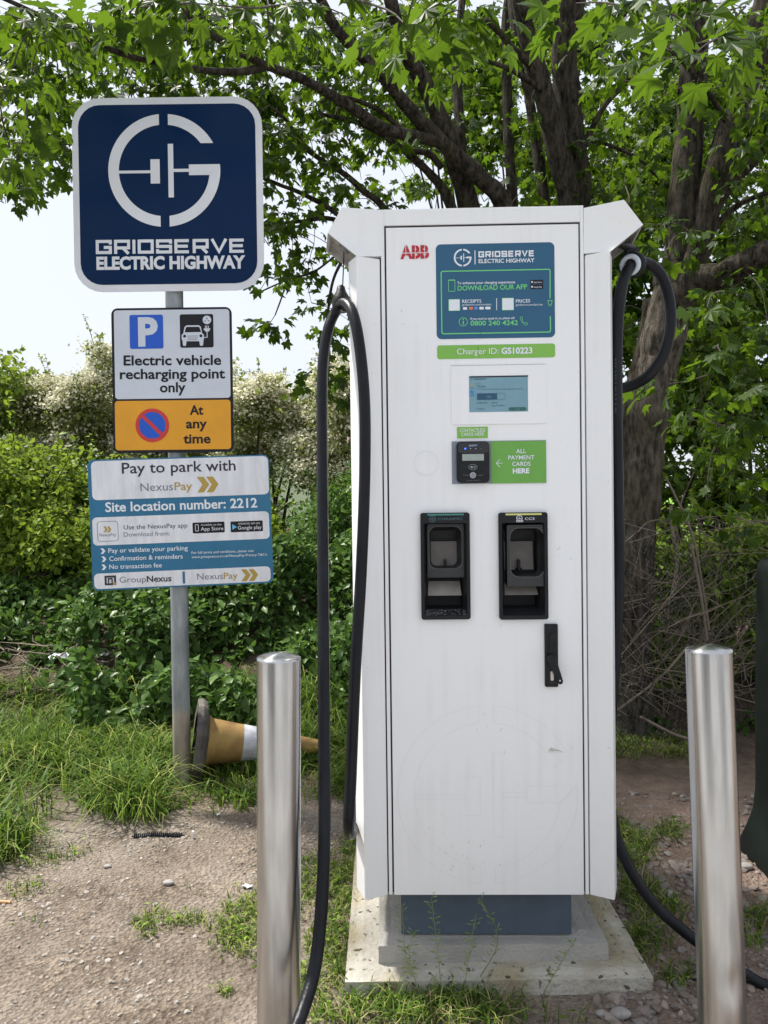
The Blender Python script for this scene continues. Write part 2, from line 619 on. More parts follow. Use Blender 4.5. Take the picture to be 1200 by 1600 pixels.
def axis(lo, f0, f1, hi, step, grow=1.18):
    a = list(np.arange(f0, f1 + step / 2, step))
    s, v = step, f1
    while v < hi:
        s *= grow; v += s; a.append(v)
    s, v = step, f0
    b = []
    while v > lo:
        s *= grow; v -= s; b.append(v)
    return np.array(b[::-1] + a)


def ground_material():
    m = bpy.data.materials.new('trodden_earth')
    m.use_nodes = True
    n, l = m.node_tree.nodes, m.node_tree.links
    b = n['Principled BSDF']
    b.inputs['Roughness'].default_value = .95
    b.inputs['Specular IOR Level'].default_value = .15
    tc = n.new('ShaderNodeTexCoord')

    def noise(sc, det, ro=.6):
        z = n.new('ShaderNodeTexNoise'); z.inputs['Scale'].default_value = sc; z.inputs['Detail'].default_value = det
        z.inputs['Roughness'].default_value = ro
        l.new(tc.outputs['Object'], z.inputs['Vector']); return z.outputs['Fac']

    def ramp(f, stops):
        r = n.new('ShaderNodeValToRGB')
        e = r.color_ramp.elements
        e[0].position, e[0].color = stops[0][0], (*stops[0][1], 1)
        e[1].position, e[1].color = stops[-1][0], (*stops[-1][1], 1)
        for p, c in stops[1:-1]:
            q = e.new(p); q.color = (*c, 1)
        l.new(f, r.inputs['Fac']); return r.outputs['Color']

    def mix(f, a, c, mode='MIX'):
        x = n.new('ShaderNodeMix'); x.data_type = 'RGBA'; x.blend_type = mode
        if isinstance(f, float): x.inputs['Factor'].default_value = f
        else: l.new(f, x.inputs['Factor'])
        for s, q in (('A', a), ('B', c)):
            if isinstance(q, tuple): x.inputs[s].default_value = (*q, 1)
            else: l.new(q, x.inputs[s])
        return x.outputs['Result']

    def maprange(v, a, c):
        r = n.new('ShaderNodeMapRange'); r.interpolation_type = 'SMOOTHSTEP'
        r.inputs['From Min'].default_value, r.inputs['From Max'].default_value = a, c
        l.new(v, r.inputs['Value']); return r.outputs['Result']
    sp = n.new('ShaderNodeSeparateXYZ')
    l.new(tc.outputs['Object'], sp.inputs['Vector'])
    dirt = ramp(noise(2.2, 8, .7), [(.3, (.092, .073, .056)), (.46, (.20, .166, .134)), (.72, (.31, .27, .225))])
    grit = ramp(noise(70, 6, .75), [(.32, (.30, .28, .27)), (.5, (.95, .95, .95)), (.72, (1.45, 1.42, 1.38))])
    dirt = mix(.8, dirt, grit, 'MULTIPLY')
    vor = n.new('ShaderNodeTexVoronoi'); vor.inputs['Scale'].default_value = 85
    l.new(tc.outputs['Object'], vor.inputs['Vector'])
    peb = ramp(vor.outputs['Color'], [(.2, (.55, .52, .5)), (.8, (1.3, 1.28, 1.25))])
    dirt = mix(maprange(noise(3.5, 4), .42, .62), dirt, mix(.85, dirt, peb, 'MULTIPLY'))
    soil = ramp(noise(14, 8, .7), [(.3, (.045, .034, .025)), (.7, (.15, .112, .082))])
    rightsoil = ramp(noise(11, 8, .7), [(.3, (.13, .092, .072)), (.7, (.27, .205, .165))])
    c = mix(maprange(sp.outputs['X'], .35, .75), dirt, rightsoil)
    c = mix(maprange(sp.outputs['Y'], 3.1, 3.7), c, soil)
    lawn = ramp(noise(1.2, 6), [(.3, (.12, .24, .035)), (.7, (.20, .36, .06))])
    c = mix(maprange(sp.outputs['Y'], 9.5, 10.5), c, lawn)
    l.new(c, b.inputs['Base Color'])
    bp = n.new('ShaderNodeBump'); bp.inputs['Strength'].default_value = .9; bp.inputs['Distance'].default_value = .012
    ad = n.new('ShaderNodeMath'); ad.operation = 'ADD'
    l.new(noise(45, 8, .7), ad.inputs[0]); l.new(vor.outputs['Distance'], ad.inputs[1])
    l.new(ad.outputs[0], bp.inputs['Height']); l.new(bp.outputs['Normal'], b.inputs['Normal'])
    return m


gx, gy = axis(-500, -2.3, 2.3, 500, .022), axis(-60, 1.3, 5.6, 900, .022)
GX, GY = np.meshgrid(gx, gy)
GV = np.stack((GX, GY, gz(GX, GY)), -1).reshape(-1, 3)
nx, ny = len(gx), len(gy)
ii = np.arange((ny - 1) * nx).reshape(ny - 1, nx)[:, :-1].ravel()
ground = np_mesh('ground', GV, np.stack((ii, ii + 1, ii + nx + 1, ii + nx), 1), ground_material(), smooth=True, kind='structure')

park = MB()
park.add([(-14, -16, .04), (16, -16, .04), (16, 1.22, .04), (-14, 1.22, .04), (-14, 1.27, -.05), (16, 1.27, -.05)], [(0, 1, 2, 3), (3, 2, 5, 4)])
park.build('car_park_bounce_paving', mat('bounce_paving_pale', (.38, .375, .365), .9, var=.3, vscale=5, bump=.4, bscale=90), kind='structure')  # unseen paving, added pale and close to bounce light onto charger and bollards

# concrete base of the charger: rough footing with a smaller plinth block on it
HGT = lambda d, y: CAM_H - (y - 780) / FOC * d
Z_FOOT, Z_TOP = .046, .096
base_o = root('concrete_base', 'stepped weathered concrete base under the white charger', 'concrete base', loc=(.28, 2.3, 0))
mb = MB()
fx0, fx1, fy0, fy1 = -.115, .672, 1.938, 2.86


def rough_block(x0, x1, y0, y1, z0, z1, step, amp, seed):
    xs, ys = np.linspace(x0, x1, int((x1 - x0) / step)), np.linspace(y0, y1, int((y1 - y0) / step))
    b = MB()
    X, Y = np.meshgrid(xs, ys)
    e = np.minimum(np.minimum(X - x0, x1 - X), np.minimum(Y - y0, y1 - Y))
    chip = fbm(X * 14, Y * 14, 3, seed)
    Z = z1 + amp * (fbm(X * 9, Y * 9, 3, seed + 1) - .5) - np.where(e < step * 1.2, .006 * chip + .003, 0)
    X = X + np.where(e < 1e-6, (fbm(X * 20, Y * 20, 2, seed + 2) - .4) * .006, 0)
    n_x, n_y = len(xs), len(ys)
    V = [tuple(p) for p in np.stack((X, Y, Z), -1).reshape(-1, 3)]
    F = [(j * n_x + i, j * n_x + i + 1, (j + 1) * n_x + i + 1, (j + 1) * n_x + i) for j in range(n_y - 1) for i in range(n_x - 1)]
    b.add(V, F)
    loop = [i for i in range(n_x)] + [j * n_x + n_x - 1 for j in range(1, n_y)] + [(n_y - 1) * n_x + i for i in range(n_x - 2, -1, -1)] + [j * n_x for j in range(n_y - 2, 0, -1)]
    low = [(b.v[i][0], b.v[i][1], z0) for i in loop]
    o = len(b.v)
    b.v += low
    b.f += [(loop[k], o + k, o + (k + 1) % len(loop), loop[(k + 1) % len(loop)]) for k in range(len(loop))]
    return b


def spotted_concrete():
    m = mat('concrete_lichen', (0.52, 0.495, 0.43), 0.92, var=.30, vscale=7, bump=.5, bscale=60, detail=10)
    n, l = m.node_tree.nodes, m.node_tree.links
    b = n['Principled BSDF']
    src = b.inputs['Base Color'].links[0].from_socket
    tc = n.new('ShaderNodeTexCoord')
    v = n.new('ShaderNodeTexNoise'); v.inputs['Scale'].default_value = 42; v.inputs['Detail'].default_value = 3
    l.new(tc.outputs['Object'], v.inputs['Vector'])
    r = n.new('ShaderNodeValToRGB')
    r.color_ramp.elements[0].position, r.color_ramp.elements[1].position = .33, .385
    r.color_ramp.elements[0].color, r.color_ramp.elements[1].color = (.22, .19, .15, 1), (1, 1, 1, 1)
    l.new(v.outputs['Fac'], r.inputs['Fac'])
    v2 = n.new('ShaderNodeTexNoise'); v2.inputs['Scale'].default_value = 5; v2.inputs['Detail'].default_value = 6
    l.new(tc.outputs['Object'], v2.inputs['Vector'])
    r2 = n.new('ShaderNodeValToRGB')
    r2.color_ramp.elements[0].position, r2.color_ramp.elements[1].position = .45, .62
    r2.color_ramp.elements[0].color, r2.color_ramp.elements[1].color = (1, 1, 1, 1), (.72, .66, .50, 1)
    l.new(v2.outputs['Fac'], r2.inputs['Fac'])
    x = n.new('ShaderNodeMix'); x.data_type = 'RGBA'; x.blend_type = 'MULTIPLY'; x.inputs['Factor'].default_value = 1
    y = n.new('ShaderNodeMix'); y.data_type = 'RGBA'; y.blend_type = 'MULTIPLY'; y.inputs['Factor'].default_value = 1
    l.new(src, x.inputs['A']); l.new(r.outputs['Color'], x.inputs['B'])
    l.new(x.outputs['Result'], y.inputs['A']); l.new(r2.outputs['Color'], y.inputs['B'])
    l.new(y.outputs['Result'], b.inputs['Base Color'])
    return m


CSPOT = spotted_concrete()


def shift(b, loc):
    b.v = [(x - loc[0], y - loc[1], z - loc[2]) for x, y, z in b.v]
    return b


shift(rough_block(fx0, fx1, fy0, fy1, -.06, Z_FOOT, .02, .006, 21), (.28, 2.3, 0)).build('footing', CSPOT, base_o)
shift(rough_block(-.028, .577, 2.007, 2.80, Z_FOOT - .01, Z_TOP, .03, .0015, 31), (.28, 2.3, 0)).build('upper_block', CONCW, base_o)

# ================================================================== THE CHARGER
D0 = 2.0
CF = Frame((.268, D0, Z_TOP), yaw=rad(-1.3))
CH = root('rapid_charger', 'tall white rapid charger cabinet on a stepped concrete base', 'charger', M=CF.M)
c = lambda x, y, d=0.0: CF.px(x, y, d)
dl = (c(606, 356)[0] + c(613, 1397)[0]) / 2
dr = (c(903, 352)[0] + c(913, 1397)[0]) / 2
dt, db = c(755, 353)[2], c(764, 1398)[2]
fl = (c(598, 356)[0] + c(607, 1397)[0]) / 2 - .002
frr = (c(912, 352)[0] + c(919, 1397)[0]) / 2 + .001
ft = c(755, 324)[2]
wtip_l = (c(557, 402, -.03)[0] + c(573, 1405, -.03)[0]) / 2
wtip_r = (c(953, 395, -.03)[0] + c(957, 1408, -.03)[0]) / 2
wb = c(957, 1406, -.03)[2]
hz = c(755, 400)[2]
bl, br = wtip_l - .026, wtip_r + .022
# body behind the front
MB().box(bl, br, .104, .74, db - .005, ft - .004).build('cabinet_body', WHITE, CH, bevel=.004)
# front frame round the door
out_ = [(fl, db), (frr, db), (frr, ft), (fl, ft)]
inn_ = [(dl - .0035, db - .02), (dr + .0035, db - .02), (dr + .0035, dt + .0035), (dl - .0035, dt + .0035)]
mb = MB()
mb.box(fl, dl - .0045, 0, .108, db, ft)
mb.box(dr + .0045, frr, 0, .108, db, ft)
mb.box(dl - .0045, dr + .0045, 0, .108, dt + .006, ft)
mb.build('door_frame', WHITE, CH, bevel=.0015)
mb = MB()
mb.box(dl - .0044, dl + .004, .006, .03, db + .004, dt)
mb.box(dr - .004, dr + .0044, .006, .03, db + .004, dt)
mb.box(dl - .0044, dr + .0044, .006, .03, dt - .004, dt + .0059)
mb.build('door_seal', BLACKGAP, CH)
# door sheet with openings for the two holsters
HOL = [(659.5, 732, 803, 965), (781, 853, 802.5, 965)]
hx = [prect(CF, *h) for h in HOL]
xs = sorted([dl, dr] + [q for h in hx for q in h[:2]])
zs = sorted([db, dt] + [q for h in hx for q in h[2:]])
mb = MB()
for i in range(len(xs) - 1):
    for j in range(len(zs) - 1):
        xm, zm = (xs[i] + xs[i + 1]) / 2, (zs[j] + zs[j + 1]) / 2
        if any(h[0] < xm < h[1] and h[2] < zm < h[3] for h in hx):
            continue
        mb.add([(xs[i], 0, zs[j]), (xs[i + 1], 0, zs[j]), (xs[i + 1], 0, zs[j + 1]), (xs[i], 0, zs[j + 1])], [(0, 1, 2, 3)])
for (xa, za), (xb_, zb) in (((dl, db), (dr, db)), ((dr, db), (dr, dt)), ((dr, dt), (dl, dt)), ((dl, dt), (dl, db))):
    mb.add([(xa, 0, za), (xa, .022, za), (xb_, .022, zb), (xb_, 0, zb)], [(0, 1, 2, 3)])
DOOR = mb.build('door', WHITE, CH)
# side wings: front facet turned forward, bevel back to the cabinet
for sgn, inner, tip, bod in ((-1, fl, wtip_l, bl), (1, frr, wtip_r, br)):
    inner = inner + sgn * .0035
    sec = [(inner, .002), (tip, -.032), (tip + sgn * .003, -.030), (bod, .022), (bod + sgn * .001, .112), (inner, .112)]
    mb = MB()
    n = len(sec)
    vb = [(x, y, wb + (db - .002 - wb) * (1 - min(1, abs(x - inner) / abs(tip - inner))) + .012 * min(1, max(0, y) / .06)) for x, y in sec]
    vt = [(x, y, hz - .0022) for x, y in sec]
    mb.add(vb + vt, [(i, (i + 1) % n, (i + 1) % n + n, i + n) for i in range(n)] + [tuple(range(n - 1, -1, -1)), tuple(range(n, 2 * n))])
    mb.build('wing', WHITE, CH, bevel=.0015)
    MB().box(min(inner - sgn * .0035, inner), max(inner - sgn * .0035, inner), .016, .05, db, ft - .005).build('wing_seal', BLACKGAP, CH)
# hoods that overhang both sides and carry the cable retractors
HP = {-1: [(598.5, 328), (598.5, 400), (558, 400.5), (512, 364), (534, 324)], 1: [(912, 325), (912, 396), (954, 392.5), (1005, 351), (975, 312)]}
HOODS = {}
for sgn in (-1, 1):
    px = HP[sgn]
    dep = [.0, .0, -.032, -.036, -.030] if sgn < 0 else [.0, .0, -.032, -.040, -.036]
    fr_ = [c(x, y, d) for (x, y), d in zip(px, dep)]
    bk = []
    for k, p in enumerate(fr_):
        q = p.copy(); q[1] = .105
        q[0] += sgn * (.018 if k >= 2 else 0)
        q[2] = fr_[k][2] - (.0 if k != 3 else .0)
        bk.append(q)
    n = 5
    mb = MB()
    fs_ = [tuple(range(n)) if sgn > 0 else tuple(range(n))]
    fs_ += [(i, (i + 1) % n, (i + 1) % n + n, i + n) for i in range(n) if i != 2]     # the sloping underside stays open
    fs_ += [tuple(range(n, 2 * n))]
    mb.add(fr_ + bk, fs_)
    hood = mb.build('hood', WHITE, CH)
    HOODS[sgn] = hood
    # recessed underside with the guide hole
    up = np.array((-sgn * .55, 0, .83))
    a, b_, e, f_ = fr_[2], fr_[3], bk[3], bk[2]
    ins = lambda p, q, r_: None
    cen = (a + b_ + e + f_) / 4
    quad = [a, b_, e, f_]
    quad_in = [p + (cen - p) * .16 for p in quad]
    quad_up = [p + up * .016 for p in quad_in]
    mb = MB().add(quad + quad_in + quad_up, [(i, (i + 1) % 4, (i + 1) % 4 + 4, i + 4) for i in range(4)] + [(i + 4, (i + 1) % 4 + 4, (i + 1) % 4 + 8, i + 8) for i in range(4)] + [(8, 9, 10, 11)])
    mb.build('underside', mat('hood_underside_grey', (.42, .40, .38), .6, var=.4, vscale=40), hood)  # mottled grey, darker than the white coat
    nrm = -up / np.linalg.norm(up)
    hc = cen + up * .016
    tpts = []
    e1 = (b_ - a) / np.linalg.norm(b_ - a)
    e2 = np.cross(nrm, e1)
    MB().tube([hc + .011 * (math.cos(t) * e1 + math.sin(t) * e2) + nrm * .004 for t in np.linspace(0, 2 * math.pi, 21)], .005, 8, caps=False).build('cord_guide', mat('guide_grey', (.25, .24, .23), .5), hood, smooth=True)
    HOODS[(sgn, 'c')] = hc
# recessed grey plinth
pl, pr = c(627, 1440, .045)[0], c(893, 1440, .045)[0]
MB().box(pl, pr, .045, .70, 0.0015, db + .01).build('plinth', PLINTH, CH, bevel=.002)
MB().box(pl - .012, pr + .012, .03, .6, db - .010, db + .006).build('skirt', mat('skirt_dark_grey', (.09, .095, .10), .6), CH)  # even dark grey between cabinet and plinth

# ---- prints and fittings on the door
words(CF, DOOR, 'ABB', 625.5, 404, 670.5, 402.8, 18.6, RED, bold=.045, name='brand_lettering')
mb = MB()
a, b_ = c(624, 396), c(672, 395)
mb.stroke([(a[0], a[2]), (b_[0], b_[2])], .0016, -.0018)
for xx in (634, 648.7, 663.5):
    p, q = c(xx, 384), c(xx + .2, 405)
    mb.stroke([(p[0], p[2]), (q[0], q[2])], .0013, -.0021)
mb.build('brand_cut_lines', WHITE, DOOR)
ST = panel(CF, DOOR, 681.5, 866.7, 380.3, 528.6, 8, STBLUE, 'instruction_sticker', lay=.0008)
L1 = .0014
g_logo(CF, ST, 722.8, 402.8, 13.8, PRINTW, L1)
panel(CF, ST, 741.4, 742.8, 391.5, 413.3, 0, PRINTW, 'divider', lay=L1)
wide_word(CF, ST, 'GRIDSERVE', 747.5, 402.6, 835, 400.8, 9.6, PRINTW, L1, w=.24)
words(CF, ST, 'ELECTRIC HIGHWAY', 747.7, 411.3, 835.2, 409.7, 6, PRINTW, L1, bold=.02)
mb = MB()
A = lambda x, y: (c(x, y)[0], c(x, y)[2])
mb.stroke([A(859.3, 478.3 - 12), A(859.3, 423), A(857.5, 421), A(691, 424.3), A(689.2, 426.3), A(690.4, 519.8), A(692.4, 521.8), A(858, 518.9), A(860, 517), A(859.7, 494.5)], .0028, -L1)
mb.build('border_line', INKGREEN, ST)
mb = MB()
mb.stroke([A(856.4, 470), A(856.4, 474.5), A(859.2, 477.5), A(862, 474.5), A(862, 470)], .0016, -L1 - .0003)
mb.stroke([A(855.2, 470), A(863.2, 470)], .0018, -L1 - .0004)
mb.stroke([A(857.2, 477), A(857.2, 479.2)], .001, -L1 - .0003); mb.stroke([A(861.2, 477), A(861.2, 479.2)], .001, -L1 - .0003)
mb.build('plug_icon', INKGREEN, ST)
frame_line(CF, ST, 700.3, 711.2, 437, 455.8, 1.2, .9, INKGREEN, 'phone_icon', lay=L1)
panel(CF, ST, 700.5, 711, 437.2, 438.9, 0, INKGREEN, 'phone_icon', lay=L1 + .0002)
words(CF, ST, 'To enhance your charging experience', 714.2, 444.4, 804.7, 442.8, 4.0, PRINTW, L1, bold=.012)
words(CF, ST, 'DOWNLOAD OUR APP', 715, 454.3, 823.7, 451.8, 7.4, INKGREEN, L1, bold=.015)
for yy, t1 in ((437.6, 'App Store'), (445.0, 'Google Play')):
    bd = panel(CF, ST, 828.5, 848.6, yy, yy + 6.6, .8, EVBLK, 'store_badge', lay=L1)
    words(CF, bd, t1, 833.5, yy + 4.9, 846.5, yy + 4.7, 2.4, PRINTW, L1 + .0006)
    panel(CF, bd, 829.8, 832.2, yy + 2, yy + 4.8, .6, PRINTW, 'badge_mark', lay=L1 + .0006)
for x0, x1, y0, y1 in ((700.8, 718.7, 467.6, 486), (784.2, 802.8, 465.6, 485)):
    panel(CF, ST, x0, x1, y0, y1, 1, PRINTW, 'blank_code_square', lay=L1)
    frame_line(CF, ST, x0, x1, y0, y1, 1, .6, INKGREEN, 'code_border', lay=L1 + .0003)
words(CF, ST, 'RECEIPTS', 722, 473.6, 752, 473.1, 5, PRINTW, L1, bold=.01)
words(CF, ST, 'gridserve.com/receipts', 722, 477.9, 767.5, 477.1, 3.1, PRINTW, L1)
words(CF, ST, 'PRICES', 806, 473.2, 828.3, 472.6, 5, PRINTW, L1, bold=.01)
words(CF, ST, 'gridserve.com/prices', 806, 478, 847.5, 477.3, 3.1, PRINTW, L1)
for xx, ww, mm in ((726.5, 6.5, PRINTW), (736, 6, mat('card_orange', srgb(236, 120, 70), .5)), (743.7, 5, mat('card_blue', srgb(90, 150, 230), .5)), (752.3, 7, PRINTW), (762.3, 8.5, PRINTW)):
    panel(CF, ST, xx - ww / 2, xx + ww / 2, 479.7 - (xx - 745) * .018, 483.9 - (xx - 745) * .018, 1.2, mm, 'payment_mark', lay=L1)
panel(CF, ST, 775.4, 776.4, 466.3, 485, 0, PRINTW, 'divider', lay=L1)
ic = c(723.8, 503); k_ = c(724.8, 503)[0] - ic[0]
MB().ring2(circ(ic[0], ic[2], 6.9 * k_), circ(ic[0], ic[2], 6.0 * k_), -L1).build('info_icon', INKGREEN, ST)
panel(CF, ST, 723, 724.8, 501.8, 507, 0, INKGREEN, 'info_icon', lay=L1)
panel(CF, ST, 722.9, 724.9, 498.4, 500.3, .8, INKGREEN, 'info_icon', lay=L1)
words(CF, ST, 'If you need to speak to us, please call', 735, 499.9, 803.7, 498.5, 3.4, PRINTW, L1, bold=.01)
words(CF, ST, '0800 240 4242', 735, 508.9, 809.2, 507.9, 7.2, INKGREEN, L1, bold=.015)
MB().stroke([A(812.6, 496.2), A(815.3, 495), A(816.6, 498), A(815.4, 499.4), A(817.5, 503.4), A(820, 505), A(821.6, 503.9), A(824.4, 505.6), A(823.2, 508), A(820.6, 508), A(816, 504.6), A(813.4, 500)], .0012, -L1, closed=True).build('handset_icon', INKGREEN, ST)
MB().stroke([A(751.5, 515), A(750, 524), A(749.6, 528)], .0005, -L1 - .0006).build('crease', mat('crease_dark', (.02, .05, .08), .6), ST)
ID = panel(CF, DOOR, 683, 867.3, 538.3, 559.8, 4, STGREEN, 'charger_number_sticker', lay=.0008)
words(CF, ID, 'Charger ID:', 714, 553.9, 779, 552.9, 9.2, PRINTW, L1, bold=0)
words(CF, ID, 'GS10223', 783.4, 552.9, 831.7, 552.2, 9.2, PRINTW, L1, bold=.032)
MB().stroke([A(746.3, 540), A(747.3, 546), A(746.2, 551), A(747.5, 558)], .0008, -L1 - .0006).build('crease', mat('crease_green', (.05, .10, .03), .6), ID)
# display
DP = panel(CF, DOOR, 705.3, 852.3, 571, 662.5, 0, WHITE, 'display_panel', lay=.0035, thick=.005)
a_, b_, c_, d_ = prect(CF, 705.3, 852.3, 571, 662.5)
MB().box(a_ - .001, b_ + .001, -.0012, .001, d_, d_ + .0014).build('panel_gap', mat('seam_grey', (.30, .27, .25), .8), DP)
SCR = panel(CF, DP, 732.8, 824.6, 589, 643.7, 0, LCD, 'screen', lay=.0040)
L2 = .0048
SDK = mat('screen_ink', srgb(30, 62, 84), .3)
SMD = mat('screen_ink_mid', srgb(52, 96, 122), .3)
panel(CF, SCR, 732.8, 824.6, 587.6, 589.6, 0, EVBLK, 'screen_header_line', lay=L2)  # dark header line along the top of the screen
words(CF, SCR, 'GRIDSERVE', 740.4, 593.6, 758.6, 593.4, 1.9, SDK, L2, bold=.02)
g_logo(CF, SCR, 736.6, 592.8, 1.5, SDK, L2)
words(CF, SCR, 'Status', 744.8, 600.9, 751.5, 600.8, 1.4, SMD, L2)
words(CF, SCR, 'Charging...', 744.6, 605.3, 760.2, 605.1, 2.7, SDK, L2)
words(CF, SCR, 'To Stop, press Stop or tap payment card.', 744.6, 609.6, 816, 608.9, 2.3, SMD, L2)
panel(CF, SCR, 745, 776.5, 615, 624.8, 1, mat('screen_bar', srgb(28, 78, 104), .3), 'charge_bar', lay=L2)
frame_line(CF, SCR, 745, 788.8, 614.8, 625, 1.5, .4, SMD, 'charge_bar_outline', lay=L2 + .0002)
words(CF, SCR, '74%', 759.5, 622.3, 767, 622.2, 3.6, LCD, L2 + .0003)
words(CF, SCR, '9.506 kWh', 744.8, 631, 761, 630.8, 2.2, SDK, L2)
words(CF, SCR, '28 kW', 768, 630.8, 777, 630.7, 2.2, SDK, L2)
words(CF, SCR, 'Req: 74 / 50kW', 768, 635.2, 788, 635, 2.2, SDK, L2)
words(CF, SCR, '0:25:44', 744.8, 640.4, 756.5, 640.3, 2.2, SDK, L2)
panel(CF, SCR, 794.7, 821.8, 636.6, 641.9, 2.6, mat('screen_button', srgb(40, 96, 92), .3), 'stop_button', lay=L2)
words(CF, SCR, 'Stop', 805.5, 640.3, 811.5, 640.2, 2.2, LCD, L2 + .0004)
panel(CF, SCR, 733.6, 742, 608.7, 619.3, 0, mat('screen_tab', srgb(96, 152, 186), .3), 'tab', lay=L2)
for yy, mm in ((602, mat('screen_gold', srgb(178, 170, 110), .4)), (613, mat('screen_blue', srgb(30, 90, 150), .4))):
    p = c(737.3, yy); MB().ring2(circ(p[0], p[2], 2.1 * k_, 20), circ(p[0], p[2], 1.1 * k_, 20), -L2 - .0003).build('tab_icon', mm, SCR)
words(CF, SCR, '50.0', 735, 607.8, 740, 607.7, 1.5, SMD, L2 + .0003)
words(CF, SCR, '2000', 734.8, 618.4, 740.6, 618.3, 1.5, SDK, L2 + .0003)
# payment area
CT = panel(CF, DOOR, 714, 762.3, 667, 684.6, 0, STGREEN, 'contactless_sticker', lay=.0008)
words(CF, CT, 'CONTACTLESS', 718.4, 675.1, 758, 674.5, 5, PRINTW, L1, bold=.006)
words(CF, CT, 'CARDS HERE', 720.4, 681.3, 756, 680.7, 5, PRINTW, L1, bold=.006)
PP = panel(CF, DOOR, 706, 853.2, 688.8, 755.4, 0, mat('reader_plate', srgb(132, 138, 152), .45, var=.1, vscale=20), 'payment_plate', lay=.0025, thick=.004)
GP = panel(CF, PP, 766.8, 853.0, 689.2, 755.0, 0, mat('payment_green', srgb(108, 170, 72), .4, var=.10, vscale=14), 'payment_sticker', lay=.0034)
for t1, x0, x1, yy, hh, bo in (('ALL', 806.2, 821.5, 708.2, 6.4, .01), ('PAYMENT', 793.8, 834.6, 718.2, 6.4, .01), ('CARDS', 799.9, 828.6, 728.1, 6.4, .01), ('HERE', 800.9, 826.8, 739.5, 7.2, .04)):
    words(CF, GP, t1, x0, yy + .15, x1, yy - .35, hh, PRINTW, .0042, bold=bo)
mb = MB()
mb.stroke([A(785, 723.6), A(775.2, 723.9)], .0014, -.0042)
mb.stroke([A(780.8, 717.8), A(775, 723.9), A(781, 730)], .0014, -.0043)
mb.build('arrow', PRINTW, GP)
CRD = panel(CF, PP, 713, 764, 690.3, 754.8, 7, BLKPL, 'card_reader', lay=.016, thick=.0135, bevel=.003)
L3 = .0168
panel(CF, CRD, 715, 762.3, 692, 708.5, 5, mat('reader_gloss', (.012, .012, .014), .08), 'reader_window', lay=L3 - .0004)
panel(CF, CRD, 721.5, 755, 710, 720.3, .6, mat('reader_lcd', srgb(158, 168, 164), .25, var=.1, vscale=40), 'reader_display', lay=L3)
words(CF, CRD, 'payter', 732, 697.8, 745, 697.6, 3.0, mat('reader_mark', srgb(150, 170, 210), .4), L3, bold=.02)
for xx, mm in ((726.2, mat('led_blue', (.03, .12, 1.0), .3, emit=3.0)), (734.3, SIGNWHITE), (742.2, SIGNWHITE), (750.5, INKGR)):
    p = c(xx, 701.6); MB().flat(circ(p[0], p[2], (1.2 if xx < 730 else .7) * k_, 12), -L3).build('status_light', mm, CRD)
p = c(738, 730.3)
mb = MB()
n_ = 28
mb.stroke([(p[0] + 6.6 * k_ * math.cos(t), p[2] + 4.2 * k_ * math.sin(t)) for t in np.linspace(0, 2 * math.pi, n_, endpoint=False)], .0008, -L3, closed=True)
for r_ in (2, 3.4, 4.8):
    mb.stroke([(p[0] - 1 * k_ + r_ * k_ * math.cos(t), p[2] + r_ * .8 * k_ * math.sin(t)) for t in np.linspace(-.7, .7, 7)], .0009, -L3 - .0002)
mb.add([(p[0] - 4 * k_, -L3 - .0003, p[2] + .8 * k_), (p[0] - 4 * k_, -L3 - .0003, p[2] - .8 * k_), (p[0] - .6 * k_, -L3 - .0003, p[2] - 2 * k_), (p[0] - .6 * k_, -L3 - .0003, p[2] + 2 * k_)], [(0, 1, 2, 3)])
mb.build('contactless_icon', mat('reader_grey', srgb(150, 156, 164), .4), CRD)
p = c(738, 742.8)
MB().flat(circ(p[0], p[2], 4.9 * k_), -L3).build('reader_button', mat('button_grey', srgb(150, 150, 160), .4), CRD)
MB().stroke([(p[0] - 2 * k_, p[2] - 1.5 * k_), (p[0] + 2 * k_, p[2] - 1.5 * k_), (p[0], p[2] + 2 * k_)], .0006, -L3 - .0004, closed=True).build('button_mark', INKDK, CRD)
for x0, x1 in ((722.5, 731.5), (745, 754)):
    panel(CF, CRD, x0, x1, 742.5, 743, 0, INKGR, 'reader_line', lay=L3)
words(CF, CRD, 'Contactless Payment Only', 727, 751.6, 750, 751.4, 1.7, INKGR, L3)
p = c(666, 724)
MB().ring2(circ(p[0], p[2], 19.3 * k_), circ(p[0], p[2], 18.6 * k_), -.0009).build('blanking_cap', GHOST, DOOR)
g_logo(CF, DOOR, 761.5, 1242, 141, GHOST, .0009, outline=.0007, name='ghost_emblem')
SMU = mat('scuff_grey', (.50, .49, .48), .7, var=.3, vscale=90)
SMB = mat('scuff_brown', (.70, .66, .60), .8, var=.3, vscale=60)
mb = MB()
for k in range(46):
    x, y = random.choice(((770, 1150), (735, 1330), (640, 500), (870, 1172), (765, 990), (700, 1340), (850, 1290), (880, 860), (665, 1290), (730, 1350)))
    x += random.gauss(0, 14); y += random.gauss(0, 16)
    if not (620 < x < 900): continue
    a0 = rad(random.gauss(80, 25)); Ls = random.uniform(1, 6)
    mb.stroke([A(x, y), A(x + Ls * .5 * math.cos(a0) + random.uniform(-.8, .8), y - Ls * .5 * math.sin(a0)), A(x + Ls * math.cos(a0), y - Ls * math.sin(a0))], random.uniform(.0003, .0009), -.0007)
mb.build('scuffs', SMU, DOOR, kind='stuff')
mb = MB()
mb.add([(*A(x, y)[:1], -.0006, A(x, y)[1]) for x, y in ((856, 1174), (876, 1173), (880, 1176), (866, 1170), (860, 1168))], [(0, 1, 2, 3, 4)])
mb.build('dirt_mark', SMB, DOOR)

